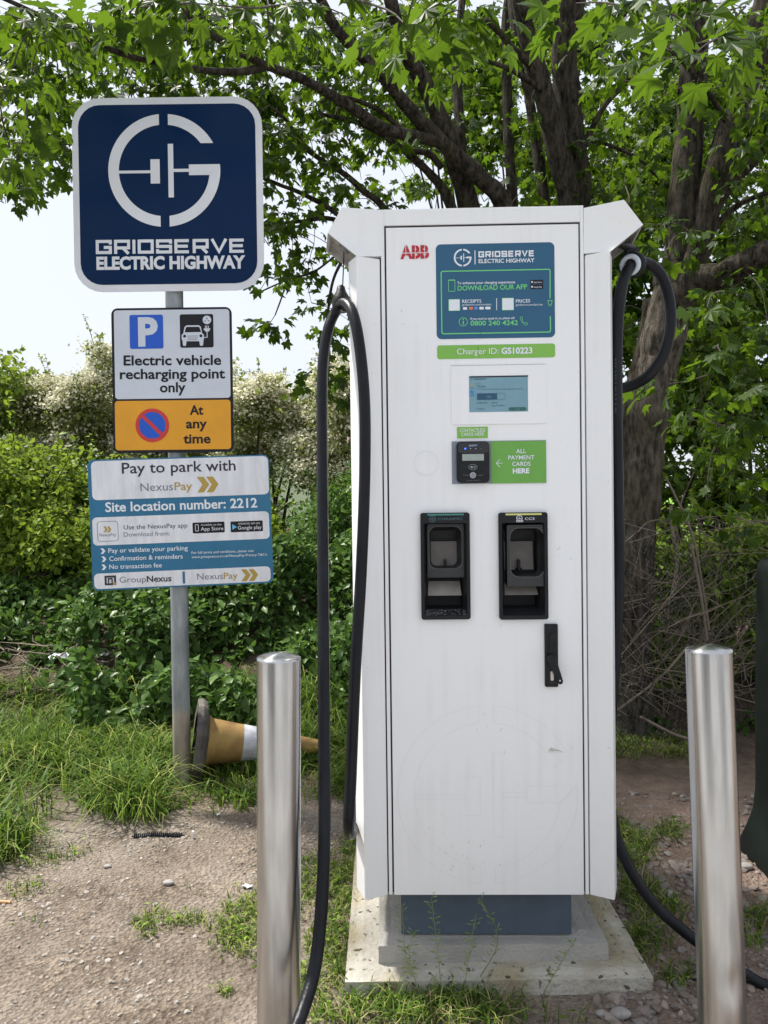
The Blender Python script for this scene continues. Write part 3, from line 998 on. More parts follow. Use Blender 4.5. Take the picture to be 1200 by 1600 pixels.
# ---- plug holsters
for (x0, x1, y0, y1), strip, side in ((HOL[0], mat('strip_teal', srgb(62, 128, 120), .5), 0), (HOL[1], mat('strip_yellow', srgb(206, 204, 120), .5), 1)):
    H = panel(CF, CH, x0 - 2, x1 + 2, y0 - 2, y1 + 2, 4, BLKPL, 'holster', lay=.012, thick=.0125)
    me = H.data
    # bezel as a raised frame round the opening
    bm_v = prect(CF, x0 - 2, x1 + 2, y0 - 2, y1 + 2)
    op = prect(CF, x0 + 3.0, x1 - 3.0, y0 + 14, y1 - 4)
    k2 = (bm_v[1] - bm_v[0]) / (x1 - x0 + 4)
    outl = rrect(*bm_v, 4 * k2); inl = rrect(*op, 3 * k2)
    q = MB().ring2(outl, inl, -.012)
    n = len(outl)
    q.add([(x, -.012, z) for x, z in outl] + [(x + (.0015 if x < 0 else 0) * 0, .0, z) for x, z in outl], [(i, i + n, (i + 1) % n + n, (i + 1) % n) for i in range(n)])
    inn2 = rrect(op[0] + .006, op[1] - .006, op[2] + .012, op[3] - .003, 3 * k2)
    q.add([(x, -.012, z) for x, z in inl] + [(x, .014, z) for x, z in inn2], [(i, (i + 1) % n, (i + 1) % n + n, i + n) for i in range(n)])
    m2 = bpy.data.meshes.new('holster'); m2.from_pydata(q.v, [], q.f); m2.materials.append(BLKPL)
    H.data = m2
    a, b_, z0, z1 = inn2[0][0] + 0, 0, 0, 0
    xa, xb_, za, zb = op[0] + .006, op[1] - .006, op[2] + .012, op[3] - .003
    # deep box
    mb = MB()
    dp = .085
    mb.add([(xa, .013, za), (xb_, .013, za), (xb_, .013, zb), (xa, .013, zb), (xa + .004, dp, za + .002), (xb_ - .004, dp, za + .002), (xb_ - .004, dp, zb - .02), (xa + .004, dp, zb - .02)],
           [(0, 1, 5, 4), (1, 2, 6, 5), (2, 3, 7, 6), (3, 0, 4, 7), (4, 5, 6, 7)])
    mb.build('recess', mat('recess_black', (.02, .02, .022), .6), H)
    GB = mat('holster_backplate', srgb(128, 122, 116), .6, var=.25, vscale=30)
    zf = lambda y: c((x0 + x1) / 2, y)[2]
    # worn grey plates seen inside: back plate and sloping lower plate
    mb = MB().add([(xa + .008, .055, zf(893)), (xb_ - .012, .055, zf(893)), (xb_ - .012, .068, zf(848)), (xa + .008, .068, zf(848))], [(0, 1, 2, 3)])
    mb.build('back_plate', GB, H)
    yb0, yb1 = (911, 932) if side == 0 else (914, 931)
    mb = MB().add([(xa + .004, .020, zf(yb1)), (xb_ - .006, .020, zf(yb1)), (xb_ - .009, .050, zf(yb0)), (xa + .007, .050, zf(yb0))], [(0, 1, 2, 3)])
    mb.build('lower_plate', mat('holster_lowerplate', srgb(152, 146, 138), .6, var=.2, vscale=30), H)
    # cup that guides the plug: rounded collar with a flared rim
    cx0, cx1, cy0, cy1 = ((668, 727, 819, 903) if side == 0 else (792, 851.5, 820, 916))
    ix0, ix1, iy0, iy1 = ((671, 722, 823, 889) if side == 0 else (797, 849.5, 825, 901))
    ao, ai = prect(CF, cx0, cx1, cy0, cy1), prect(CF, ix0, ix1, iy0, iy1)
    fy = .012 if side == 0 else -.003
    o_ = rrect(*ao, 2.5 * k2, 8); i_ = rrect(*ai, (14 if side else 12) * k2, 8)
    i2 = rrect(ai[0] + .006, ai[1] - .010, ai[2] + .004, ai[3] - .004, 9 * k2, 8)
    n = len(o_)
    mb = MB().ring2(o_, i_, fy)
    mb.add([(x, fy, z) for x, z in o_] + [(x, fy + .035, z) for x, z in o_], [(i, i + n, (i + 1) % n + n, (i + 1) % n) for i in range(n)])
    mb.add([(x, fy, z) for x, z in i_] + [(x, fy + .045, z) for x, z in i2], [(i, (i + 1) % n, (i + 1) % n + n, i + n) for i in range(n)])
    mb.build('plug_cup', mat('cup_rubber', (.03, .032, .035), .5, var=.35, vscale=40), H, smooth=True)
    mb = MB().ring2(rrect(*[v + d_ for v, d_ in zip(prect(CF, ix0, ix1, iy0, iy1), (-.0012, .0012, -.0012, .0012))], (14 if side else 12) * k2, 8), i_, fy - .0012, fy)
    mb.build('cup_rim', mat('cup_rim_worn', (.10, .10, .105), .45), H, smooth=True)
    px_ = 696 if side == 0 else 811
    kb = c(px_, 884, .04)
    MB().box(kb[0] - .003, kb[0] + .003, .036, .058, kb[2] - .012, kb[2] + .016).add([(kb[0] - .012, .034, kb[2] - .02), (kb[0] + .012, .034, kb[2] - .02), (kb[0] + .008, .05, kb[2] - .006), (kb[0] - .008, .05, kb[2] - .006)], [(0, 1, 2, 3)]).build('latch_key', BLKPL, H)
    a5 = prect(CF, x0 + 8, x1 - 8, y0 - 1.2, y0 + 2.2)
    MB().add([(a5[0], -.0128, a5[2]), (a5[1], -.0128, a5[2]), (a5[1], -.0118, a5[3]), (a5[0], -.0118, a5[3])], [(0, 1, 2, 3)]).build('colour_strip', strip, H)
    if side == 0:
        tl = mat('label_teal', srgb(70, 108, 118), .5)
        words(CF, H, 'CHAdeMO', 684.5, 812.6, 722, 812.2, 3.6, tl, .0004, bold=.0, depth=-.0122)
        p = c(676, 810.8, -.0122); MB().ring2(circ(p[0], p[2], 5.2 * k_, 24), circ(p[0], p[2], 4.4 * k_, 24), -.0127).build('plug_icon', tl, H)
        mb = MB()
        for dx, dz in ((-1.9, 0), (1.9, 0), (0, 1.8), (0, -1.8)):
            mb.flat(circ(p[0] + dx * k_, p[2] + dz * k_, 1.0 * k_, 12), -.0127)
        mb.build('plug_icon', tl, H)
        # chalky wear on the lower lip
        mb = MB()
        for k in range(170):
            t = random.random(); u = random.random()
            X = xa - .004 + t * (xb_ - xa + .008); Y = -.0124 + .024 * u; Z = op[2] + .0012 + .0115 * u
            s_ = random.uniform(.0004, .0014)
            mb.add([(X - s_, Y - .0008, Z), (X + s_ * random.random(), Y - .0008, Z - s_ * .4), (X + s_, Y, Z + s_ * .7)], [(0, 1, 2)])
        mb.build('lip_wear', mat('chalk_wear', (.38, .38, .38), .8), H, kind='stuff')
    else:
        words(CF, H, 'CCS', 820.3, 812.4, 835.3, 812.2, 3.8, PRINTW, .0004, bold=.0, depth=-.0122)
        mb = MB()
        p = c(811.5, 809.5, -.0122); mb.ring2(circ(p[0], p[2], 4.6 * k_, 24), circ(p[0], p[2], 3.7 * k_, 24), -.0127)
        for dx, dz in ((-1.6, -.6), (1.6, -.6), (0, 1.4), (0, -1.4)):
            mb.flat(circ(p[0] + dx * k_, p[2] + dz * k_, .75 * k_, 10), -.0127)
        mb.build('plug_icon', PRINTW, H)
        frame_line(CF, H, 806.5, 817.5, 812.6, 815.6, 1.4, .8, PRINTW, 'plug_icon', lay=.0005, depth=-.0122)
# ---- swing handle lock
LK = panel(CF, CH, 850.5, 871, 974.2, 1072.2, 2, BLKPL, 'lock_plate', lay=.010, thick=.0098, bevel=.0015)
panel(CF, LK, 856, 868.8, 987.5, 1068, 6, mat('lock_well', (.008, .008, .009), .55), 'lever_well', lay=.0106)
a, b_ = c(861.5, 992, -.014), c(862.2, 1026, -.016)
panel(CF, LK, 856.6, 868.2, 988.5, 1030, 5.5, BLKPL, 'lever_neck', lay=.016, thick=.005, bevel=.001)
p0, p1 = c(861.8, 1029, -.02), c(875, 1064, -.024)
dx = p1 - p0; ln = math.hypot(dx[0], dx[2]); ux = np.array((dx[0] / ln, 0, dx[2] / ln)); uz = np.array((-ux[2], 0, ux[0]))
pts = []
for t in np.linspace(math.pi / 2, 3 * math.pi / 2, 10):
    pts.append(p0 + ux * .011 * math.cos(t) + uz * .0108 * math.sin(t))
for t in np.linspace(-math.pi / 2, math.pi / 2, 10):
    pts.append(p1 + ux * .009 * math.cos(t) + uz * .0075 * math.sin(t))
n = len(pts)
MB().add([(p[0], -.026, p[2]) for p in pts] + [(p[0], -.016, p[2]) for p in pts], [tuple(range(n)), tuple(range(2 * n - 1, n - 1, -1))] + [(i, i + n, (i + 1) % n + n, (i + 1) % n) for i in range(n)]).build('lever', BLKPL, LK, bevel=.0012)
panel(CF, LK, 859, 864, 1047, 1062, 2.4, mat('keyway_metal', (.55, .54, .5), .4, metal=.7), 'keyway', lay=.0113)
p = c(875, 1063.5, -.026); MB().flat(circ(p[0], p[2], 1.3 * k_, 12), -.0266).build('lever_pin', SIGNWHITE, LK)


# ================================================================== CABLES
def cable(name, label, path, r, n=9):
    P = smoothpath([at(*p) for p in path], n)
    o = root(name, label, 'cable', loc=tuple(P[len(P) // 2]))
    b = MB().tube(P, r, 14)
    shift(b, P[len(P) // 2]).build('sheath', CABLE, o, smooth=True)
    return o, P[len(P) // 2]


LC, lorg = cable('charging_cable', 'thick black cable looped from the left hood down past the steel post', [
    (566, 1120, 2.42), (560, 1235, 2.22), (553, 1290, 2.04), (547, 1303, 1.92), (544.5, 1285, 1.85), (547.5, 1230, 1.85), (555, 1050, 1.87), (564, 900, 1.90), (569.5, 760, 1.915), (570, 640, 1.92), (563, 550, 1.925), (552, 492, 1.95), (539, 474, 1.995),
    (525, 486, 2.03), (512, 518, 2.02), (504, 580, 2.0), (503.5, 700, 1.96), (504.5, 850, 1.90), (505.5, 1000, 1.84), (506.5, 1150, 1.78), (507, 1290, 1.72), (503.5, 1400, 1.68), (494, 1500, 1.64), (476, 1570, 1.58), (448, 1640, 1.50), (400, 1740, 1.40), (330, 1860, 1.30), (220, 2010, 1.20), (60, 2130, 1.12)], .0143)
mh = Matrix(CF.M)
hcw = np.array(mh @ Vector(HOODS[(-1, 'c')]))
clp = at(535, 456, 2.03)
MB().tube([hcw - lorg + (0, 0, .012), (hcw + clp) / 2 - lorg, clp - lorg], .0016, 6).build('retractor_cord', mat('cord_black', (.012, .012, .013), .6), LC, smooth=True)
cl0, cl1 = at(533, 449, 2.03) - lorg, at(532, 486, 2.03) - lorg
b = MB()
b.lathe([(.006, .034), (.010, .030), (.013, .018), (.020, .006), (.024, -.008), (.024, -.028), (.017, -.036)], c=tuple(at(533, 466, 2.03) - lorg), sides=16)
b.build('cable_clamp', BLKPL, LC, smooth=True)
rc = at(541, 478, 2.005) - lorg
b = MB().tube([rc + .0165 * np.array((math.cos(t), -.35 * math.cos(t), math.sin(t))) for t in np.linspace(0, 2 * math.pi, 25)], .0016, 6, caps=False)
b.build('clamp_ring', mat('clamp_ring', (.35, .30, .27), .4, var=.3), LC, smooth=True)

RC, rorg = cable('charging_cable', 'black cable looped through a white ring under the right hood', [
    (948, 640, 2.30), (958, 612, 2.22), (985, 603, 2.16), (1012, 588, 2.12), (1036, 556, 2.10), (1047, 515, 2.09), (1046, 470, 2.085), (1034, 432, 2.08), (1013, 412, 2.075), (992, 412, 2.05), (978, 428, 2.03), (969, 465, 2.02), (964.5, 520, 2.03), (963.5, 620, 2.035), (965.5, 760, 2.045), (967, 880, 2.055), (963, 1000, 2.07), (956, 1100, 2.09), (951, 1200, 2.10), (957, 1283, 2.09), (978, 1345, 2.06), (1018, 1408, 2.03), (1070, 1456, 2.0), (1130, 1500, 1.975), (1200, 1543, 1.945), (1290, 1578, 1.90), (1420, 1615, 1.84), (1600, 1640, 1.81)], .0150)
mb = MB()
for yy in (560, 566, 571, 579, 585, 590, 597, 604, 608, 615, 622, 630, 637, 641):
    q0, q1 = at(962.2, yy, 2.0175), at(962.2, yy + 3.2, 2.0178)
    mb.tube([q0 - rorg, q1 - rorg], .0005, 4)
mb.build('cable_print', INKGR, RC, kind='stuff')
p = at(986, 414, 2.045) - rorg
n1 = np.array((-.55, -.75, -.2)); n1 /= np.linalg.norm(n1)
e1 = np.cross(n1, (0, 0, 1)); e1 /= np.linalg.norm(e1); e2 = np.cross(n1, e1)
MB().tube([p + n1 * .006 + .0215 * (math.cos(t) * e1 + math.sin(t) * e2) for t in np.linspace(0, 2 * math.pi, 33)], .0068, 10, caps=False).build('white_ring', mat('ring_white', srgb(196, 206, 216), .4), RC, smooth=True)
MB().tube([p - n1 * .012 + .026 * (math.cos(t) * e1 + math.sin(t) * e2) for t in np.linspace(0, 2 * math.pi, 33)], .0105, 10, caps=False).build('clamp_band', BLKPL, RC, smooth=True)
hcr = np.array(mh @ Vector(HOODS[(1, 'c')]))
MB().tube([p - n1 * .016 + (0, 0, .024), p - n1 * .02 + (-.004, .004, .045), hcr - rorg + (0, 0, -.004)], [.014, .013, .010], 10).build('cable_clamp', BLKPL, RC, smooth=True)
MB().box(*[v for k in range(3) for v in ((p - n1 * .018 + np.array((-.006, 0, .030)))[k] + np.array((-1, 1)) * (.017, .014, .012)[k])]).build('clamp_block', BLKPL, RC, bevel=.003)


# ================================================================== STEEL BOLLARDS
def steel_material():
    m = STEEL
    n, l = m.node_tree.nodes, m.node_tree.links
    b = n['Principled BSDF']
    tc = n.new('ShaderNodeTexCoord')
    mp = n.new('ShaderNodeMapping'); mp.inputs['Scale'].default_value = (3, 3, 160)
    nz = n.new('ShaderNodeTexNoise'); nz.inputs['Scale'].default_value = 1.5; nz.inputs['Detail'].default_value = 5
    l.new(tc.outputs['Object'], mp.inputs['Vector']); l.new(mp.outputs['Vector'], nz.inputs['Vector'])
    b.inputs['Roughness'].default_value = .24
    n2 = n.new('ShaderNodeTexNoise'); n2.inputs['Scale'].default_value = 9; n2.inputs['Detail'].default_value = 8
    mp.inputs['Scale'].default_value = (5, 5, .8)
    l.new(mp.outputs['Vector'], n2.inputs['Vector'])
    rp = n.new('ShaderNodeValToRGB')
    rp.color_ramp.elements[0].position, rp.color_ramp.elements[1].position = .3, .65
    rp.color_ramp.elements[0].color, rp.color_ramp.elements[1].color = (.44, .44, .44, 1), (.57, .57, .57, 1)
    l.new(n2.outputs['Fac'], rp.inputs['Fac']); l.new(rp.outputs['Color'], b.inputs['Base Color'])
    b.inputs['Anisotropic'].default_value = .8
    b.inputs['Anisotropic Rotation'].default_value = .25
    tg = n.new('ShaderNodeTangent'); tg.direction_type = 'RADIAL'; tg.axis = 'Z'
    l.new(tg.outputs['Tangent'], b.inputs['Tangent'])


steel_material()


def bollard(label, top, base, r, dents):
    o = root('steel_bollard', label, 'bollard', loc=tuple(base), group='stainless steel bollards before the charger')
    ax = top - base
    H = np.linalg.norm(ax)
    sides, rows = 72, 140
    e3 = ax / H
    e1 = np.cross((0, 1, 0), e3); e1 /= np.linalg.norm(e1); e2 = np.cross(e3, e1)
    V, F = [], []
    for i in range(rows + 1):
        h = H * i / rows - .03 * (1 - i / rows)
        for k in range(sides):
            a = 2 * math.pi * k / sides
            rr = r
            for (hd, ad, dh, da, dep) in dents:
                da_ = (a - ad + math.pi) % (2 * math.pi) - math.pi
                rr -= dep * math.exp(-((h - hd) / dh) ** 2 - (da_ / da) ** 2)
            V.append(e1 * rr * math.cos(a) + e2 * rr * math.sin(a) + e3 * h)
    for i in range(rows):
        for k in range(sides):
            a, b2 = i * sides + k, i * sides + (k + 1) % sides
            F.append((a, b2, b2 + sides, a + sides))
    MB().add(V, F).build('tube', STEEL, o, smooth=True)
    cap = MB()
    prof = [(r + .0006, -.004), (r + .0006, .0005), (r - .0012, .0024), (r * .86, .0052), (r * .6, .0085), (r * .3, .0105), (.0005, .011)]
    vv, ff = [], []
    for rr, h in prof:
        for k in range(48):
            a = 2 * math.pi * k / 48
            vv.append(e1 * rr * math.cos(a) + e2 * rr * math.sin(a) + e3 * (H + h))
    for i in range(len(prof) - 1):
        for k in range(48):
            a, b2 = i * 48 + k, i * 48 + (k + 1) % 48
            ff.append((a, b2, b2 + 48, a + 48))
    cap.add(vv, ff).build('cap', STEEL, o, smooth=True)
    return o


t1, b1 = at(435.5, 1028, 1.70), at(436.2, 1676, 1.70)
b1[2] = 0; b1[1] = 1.70
bollard('upright brushed steel bollard left of the charger', t1, b1, .0487, [(.30, rad(285), .09, .55, .004), (.46, rad(240), .25, .5, .0012)])
t2 = at(1107, 1015, 1.66); b2_ = at(1133, 1700, 1.62); b2_[2] = 0
b2_ = np.array((b2_[0], 1.62, 0.0))
bollard('steel bollard leaning to the right with a dent near its foot', t2, b2_, .0487, [(.245, rad(283), .035, .5, .0045), (.33, rad(285), .10, .4, .0035), (.12, rad(275), .06, .5, .003)])

# ================================================================== SIGN POST AND SIGNS
DP_ = 3.42
pb, pt = at(285, 1226, DP_), at(268.5, 230, DP_)
POST = root('sign_post', 'round grey galvanised post carrying three signs', 'post', loc=tuple(pb))


def post_material():
    m = bpy.data.materials.new('weathered_post'); m.use_nodes = True
    n, l = m.node_tree.nodes, m.node_tree.links
    b = n['Principled BSDF']
    tc = n.new('ShaderNodeTexCoord'); sp = n.new('ShaderNodeSeparateXYZ'); l.new(tc.outputs['Object'], sp.inputs['Vector'])
    mp = n.new('ShaderNodeMapping'); mp.inputs['Scale'].default_value = (1, 1, .3); l.new(tc.outputs['Object'], mp.inputs['Vector'])
    nz = n.new('ShaderNodeTexNoise'); nz.inputs['Scale'].default_value = 22; nz.inputs['Detail'].default_value = 9; l.new(mp.outputs['Vector'], nz.inputs['Vector'])
    r1 = n.new('ShaderNodeValToRGB'); r1.color_ramp.elements[0].position, r1.color_ramp.elements[1].position = .3, .7
    r1.color_ramp.elements[0].color, r1.color_ramp.elements[1].color = (.16, .18, .19, 1), (.36, .39, .41, 1)
    l.new(nz.outputs['Fac'], r1.inputs['Fac'])
    r2 = n.new('ShaderNodeValToRGB'); r2.color_ramp.elements[0].position, r2.color_ramp.elements[1].position = .3, .7
    r2.color_ramp.elements[0].color, r2.color_ramp.elements[1].color = (.24, .20, .16, 1), (.46, .41, .35, 1)
    l.new(nz.outputs['Fac'], r2.inputs['Fac'])
    ad = n.new('ShaderNodeMath'); ad.operation = 'MULTIPLY_ADD'; ad.inputs[1].default_value = .12; l.new(nz.outputs['Fac'], ad.inputs[0]); l.new(sp.outputs['Z'], ad.inputs[2])
    mr = n.new('ShaderNodeMapRange'); mr.inputs['From Min'].default_value, mr.inputs['From Max'].default_value = .38, .42; l.new(ad.outputs[0], mr.inputs['Value'])
    mx = n.new('ShaderNodeMix'); mx.data_type = 'RGBA'; l.new(mr.outputs['Result'], mx.inputs['Factor']); l.new(r2.outputs['Color'], mx.inputs['A']); l.new(r1.outputs['Color'], mx.inputs['B'])
    l.new(mx.outputs['Result'], b.inputs['Base Color'])
    b.inputs['Roughness'].default_value = .5; b.inputs['Metallic'].default_value = .25
    return m


ax = pt - pb
MB().tube([-ax * .03] + [ax * t for t in np.linspace(0, 1, 12)], .0385, 28).build('tube', post_material(), POST, smooth=True)


def sign_frame(cx, cy, depth, yaw=0, tilt=0):
    return Frame(tuple(at(cx, cy, depth)), yaw=yaw, tilt=tilt)


DS = DP_ - .052
# --- navy sign
F1 = sign_frame(262.5, 303.5, DS)
S1 = root('company_sign', 'square navy sign with broken ring emblem at the top of the post', 'sign', M=F1.M)
panel(F1, S1, 114, 411, 152, 455, 44, RIMSILV, 'plate', lay=0.0, thick=.003)
panel(F1, S1, 124, 400.5, 163, 444, 34, NAVY, 'face', lay=.0008)
g_logo(F1, S1, 256.8, 266.5, 87.5, RIMSILV, .0016)
wide_word(F1, S1, 'GRIDSERVE', 150, 397.3, 383.6, 395, 22, RIMSILV, .0016, w=.215)
words(F1, S1, 'ELECTRIC HIGHWAY', 151, 420.8, 383.6, 418.6, 18.2, RIMSILV, .0016, bold=.045)
for yy in (220, 395):
    a, b_, z0, z1 = prect(F1, 235, 300, yy - 5, yy + 5)
    MB().box(a, b_, .004, .016, z0, z1).build('clip_channel', GALV, S1)
# --- electric vehicle sign
F2 = sign_frame(269, 594, DS)
S2 = root('parking_sign', 'white and amber parking sign with black rim in the middle of the post', 'sign', M=F2.M)
panel(F2, S2, 175.5, 363.5, 480.5, 707, 10, EVBLK, 'plate', lay=0, thick=.006, bevel=.001)
W2 = panel(F2, S2, 179, 359.3, 484, 622.7, 5, EVWHITE, 'white_panel', lay=.0009)
Y2 = panel(F2, S2, 180, 360.8, 625.6, 702.7, 5, EVYEL, 'amber_panel', lay=.0009)
LB = .0018
P2 = panel(F2, W2, 202.8, 255.2, 492, 545, 3, EVBLUE, 'parking_symbol', lay=LB)
K2 = panel(F2, W2, 281.3, 333.6, 491, 543.2, 3, EVBLK, 'car_symbol', lay=LB)
words(F2, P2, 'P', 216.4, 539.2, 247.3, 538.8, 40.5, EVWHITE, LB + .0008, bold=.045)
B = lambda x, y: (F2.px(170 + x / 6, 470 + y / 6)[0], F2.px(170 + x / 6, 470 + y / 6)[2])
mb = MB()
yl = -LB - .0008
car = [(693, 380), (685, 360), (684, 322), (700, 306), (712, 247), (730, 232), (845, 230), (864, 245), (876, 304), (893, 320), (893, 360), (888, 380)]
cc = [B(*p) for p in car]
cen = B(790, 340)
mb.add([(*p[:1], yl, p[1]) for p in [cen] + cc], [(0, i, i % len(cc) + 1) for i in range(1, len(cc) + 1)])
mb.flat([B(*p) for p in ((693, 378), (697, 418), (704, 424), (720, 424), (726, 416), (731, 378))], yl - .0001)
mb.flat([B(*p) for p in ((850, 378), (855, 416), (862, 423), (880, 422), (886, 415), (888, 378))], yl - .0001)
mb.build('car_shape', EVWHITE, K2)
mb = MB()
mb.flat([B(*p) for p in ((713, 297), (724, 252), (735, 246), (843, 245), (853, 252), (866, 294))], yl - .0005)
for q in ((712, 333), (865, 330)):
    p = B(*q); mb.flat(circ(p[0], p[1], B(q[0] + 14, q[1])[0] - p[0], 16), yl - .0005)
for yy in (332, 350, 367):
    mb.stroke([B(737 + (yy - 332) * .2, yy), B(840 - (yy - 332) * .2, yy - 1)], B(4, 0)[0] - B(0, 0)[0], yl - .0005)
mb.build('car_details', EVBLK, K2)
mb = MB()
p = B(921, 180); mb.flat(circ(p[0], p[1], B(961, 180)[0] - p[0], 28), yl)
w_ = B(7, 0)[0] - B(0, 0)[0]
mb.stroke([B(890, 344), B(924, 343), B(922, 290)], w_, yl)
mb.flat([B(*q) for q in ((890, 268), (908, 290), (938, 290), (953, 266))], yl)
mb.flat([B(*q) for q in ((890, 268), (953, 266), (952, 258), (891, 260))], yl)
for xx in (907, 920, 935):
    mb.stroke([B(xx, 262), B(xx, 234)], w_, yl - .0002)
mb.build('socket_and_plug', EVWHITE, K2)
mb = MB()
mb.stroke([B(921, 158), B(921, 176)], w_, yl - .0004); mb.stroke([B(897, 190), B(911, 190)], w_, yl - .0004); mb.stroke([B(931, 189), B(945, 189)], w_, yl - .0004)
mb.build('socket_slots', EVBLK, K2)
for s_, x0, x1, yy, y2 in (('Electric vehicle', 193.3, 345.8, 570.8, 569.8), ('recharging point', 187.5, 351.7, 592.2, 590.9), ('only', 250, 290.3, 612.9, 612.4)):
    words(F2, W2, s_, x0, yy, x1, y2, 14.8, EVBLK, LB, bold=.024)
for s_, x0, x1, yy in (('At', 296.7, 317.8, 647.8), ('any', 290.8, 323.7, 668.8), ('time', 286.7, 329.2, 692.4)):
    words(F2, Y2, s_, x0, yy + .2, x1, yy - .2, 14.2, EVBLK, LB, bold=.026)
p = F2.px(238.2, 664.6); k3 = F2.px(239.2, 664.6)[0] - p[0]
RD = MB().flat(circ(p[0], p[2], 25 * k3, 48), -LB).build('no_stopping_disc', EVBLUE, Y2)
mb = MB().ring2(circ(p[0], p[2], 26.2 * k3, 48), circ(p[0], p[2], 20.8 * k3, 48), -LB - .0008)
mb.stroke([(p[0] - 15.5 * k3, p[2] + 15.5 * k3), (p[0] + 15.5 * k3, p[2] - 15.5 * k3)], 5.4 * k3, -LB - .0012)
mb.build('red_ring_and_bar', EVRED, RD)
# --- pay to park sign
F3 = sign_frame(281, 816, DS - .006, yaw=rad(5), tilt=rad(-1.35))
S3 = root('payment_sign', 'blue and white pay to park sign tilted at the bottom of the three', 'sign', M=F3.M)
panel(F3, S3, 140.5, 424, 714.5, 917, 9, PAYBLUE, 'plate', lay=0, thick=.003)
LP = .0009
T1 = panel(F3, S3, 143, 419.7, 716.5, 777, 8, PAYWHITE, 'top_panel', lay=LP)
T2 = panel(F3, S3, 144.5, 421, 803.7, 847.2, 7, PAYWHITE, 'app_panel', lay=LP)
T3 = panel(F3, S3, 147, 423, 890.5, 914.5, 7, PAYWHITE, 'logo_panel', lay=LP)
LQ = .0018
words(F3, T1, 'Pay to park with', 190.7, 739.9, 368.4, 734.9, 16.6, INKDK, LQ, bold=.01)
words(F3, T1, 'Nexus', 219.7, 767.6, 270.5, 766.0, 12.6, INKGR, LQ)
words(F3, T1, 'Pay', 273, 766.0, 300.7, 765.2, 12.4, INKGOLD, LQ, bold=.01)
for x0 in (308, 322.5):
    chevron(F3, T1, x0, x0 + 19, 745 - (x0 - 308) * .03, 769.3 - (x0 - 308) * .03, INKGOLD, LQ + (x0 - 308) * .00002)
words(F3, S3, 'Site location number: 2212', 164.8, 799.8, 402.2, 792.5, 14.6, PRINTW, LP, bold=.02)
bx = frame_line(F3, T2, 152, 185, 814.3, 846, 5, .8, INKGR, 'app_icon_box', lay=LQ)
for x0 in (161.7, 167.3):
    chevron(F3, bx, x0, x0 + 6.8, 822.5, 831.7, INKGOLD, LQ)
words(F3, bx, 'NexusPay', 155.3, 838.3, 181.8, 837.5, 5, INKGR, LQ)
words(F3, T2, 'Use the NexusPay app', 193.6, 827.3, 293, 824.0, 7, INKDK, LQ)
words(F3, T2, 'Download from:', 193.6, 838.6, 265.7, 836.6, 7, INKGR, LQ)
for x0, x1, y0, y1, big, sml, gx0 in ((301, 351, 815.8, 832.6, 'App Store', 'Available on the', 314), (360.4, 410.7, 814, 830.8, 'Google play', 'ANDROID APP ON', 372)):
    bd = panel(F3, T2, x0, x1, y0, y1, 1.5, EVBLK, 'store_badge', lay=LQ)
    words(F3, bd, big, gx0, y1 - 3.4, x1 - 2, y1 - 4.5, 5.6, PRINTW, LQ + .0008)
    words(F3, bd, sml, gx0, y0 + 5.6, x1 - 5, y0 + 4.8, 2.6, PRINTW, LQ + .0008)
    if gx0 == 314:
        frame_line(F3, bd, 305, 310.5, y0 + 3.6, y1 - 2.6, 1, .8, PRINTW, 'phone_icon', lay=LQ + .0008)
    else:
        q = [F3.px(x, y) for x, y in ((363, y0 + 5), (363, y1 - 3), (370.4, (y0 + y1) / 2 + 1))]
        MB().flat([(v[0], v[2]) for v in q], -LQ - .0008).build('play_icon', mat('play_blue', srgb(90, 180, 220), .4), bd)
for s_, x0, x1, ya, yb in (('Pay or validate your parking', 169.5, 293.5, 864.0, 859.4), ('Confirmation & reminders', 171, 285.7, 876.6, 872.5), ('No transaction fee', 171, 253, 889.2, 886.3)):
    words(F3, S3, s_, x0, ya, x1, yb, 7.2, PRINTW, LP, bold=.006)
    chevron(F3, S3, x0 - 12.3, x0 - 4.8, ya - 7.3, ya + 1.4, PRINTW, LP)
words(F3, S3, 'For full terms and conditions, please visit', 299.5, 865.6, 396.6, 862.2, 4, PRINTW, LP, bold=.0)
words(F3, S3, "www.groupnexus.co.uk/NexusPay-Privacy-T&C's", 299.5, 872.2, 417.4, 868.2, 4, PRINTW, LP, bold=.0)
GL = frame_line(F3, T3, 163.6, 181.6, 899.3, 914.3, .4, 3.2, INKDK, 'group_emblem', lay=LQ)
panel(F3, GL, 177, 181.6, 910.2, 914.2, 0, INKGOLD, 'emblem_corner', lay=LQ + .0005)
mb = MB()
q = [F3.px(x, y) for x, y in ((169.8, 911), (169.6, 904.3), (175.2, 904), (175.5, 910.8))]
mb.stroke([(v[0], v[2]) for v in q], .006, -LQ - .0006)
mb.build('emblem_arch', INKDK, GL)
words(F3, T3, 'Group', 187, 910.5, 228.6, 909.2, 9.4, INKGR, LQ)
words(F3, T3, 'Nexus', 229.6, 909.2, 268, 908.0, 9.4, INKDK, LQ, bold=.02)
panel(F3, T3, 285.4, 289.2, 893, 911.6, 0, PAYBLUE, 'divider_bar', lay=LQ)
words(F3, T3, 'Nexus', 308, 905.7, 348.6, 904.5, 9.8, INKGR, LQ)
words(F3, T3, 'Pay', 349.8, 904.5, 371.5, 903.8, 9.8, INKGOLD, LQ, bold=.01)
for x0 in (377, 388.5):
    chevron(F3, T3, x0, x0 + 15, 889.4 - (x0 - 377) * .03, 907.8 - (x0 - 377) * .03, INKGOLD, LQ)
mb = MB()
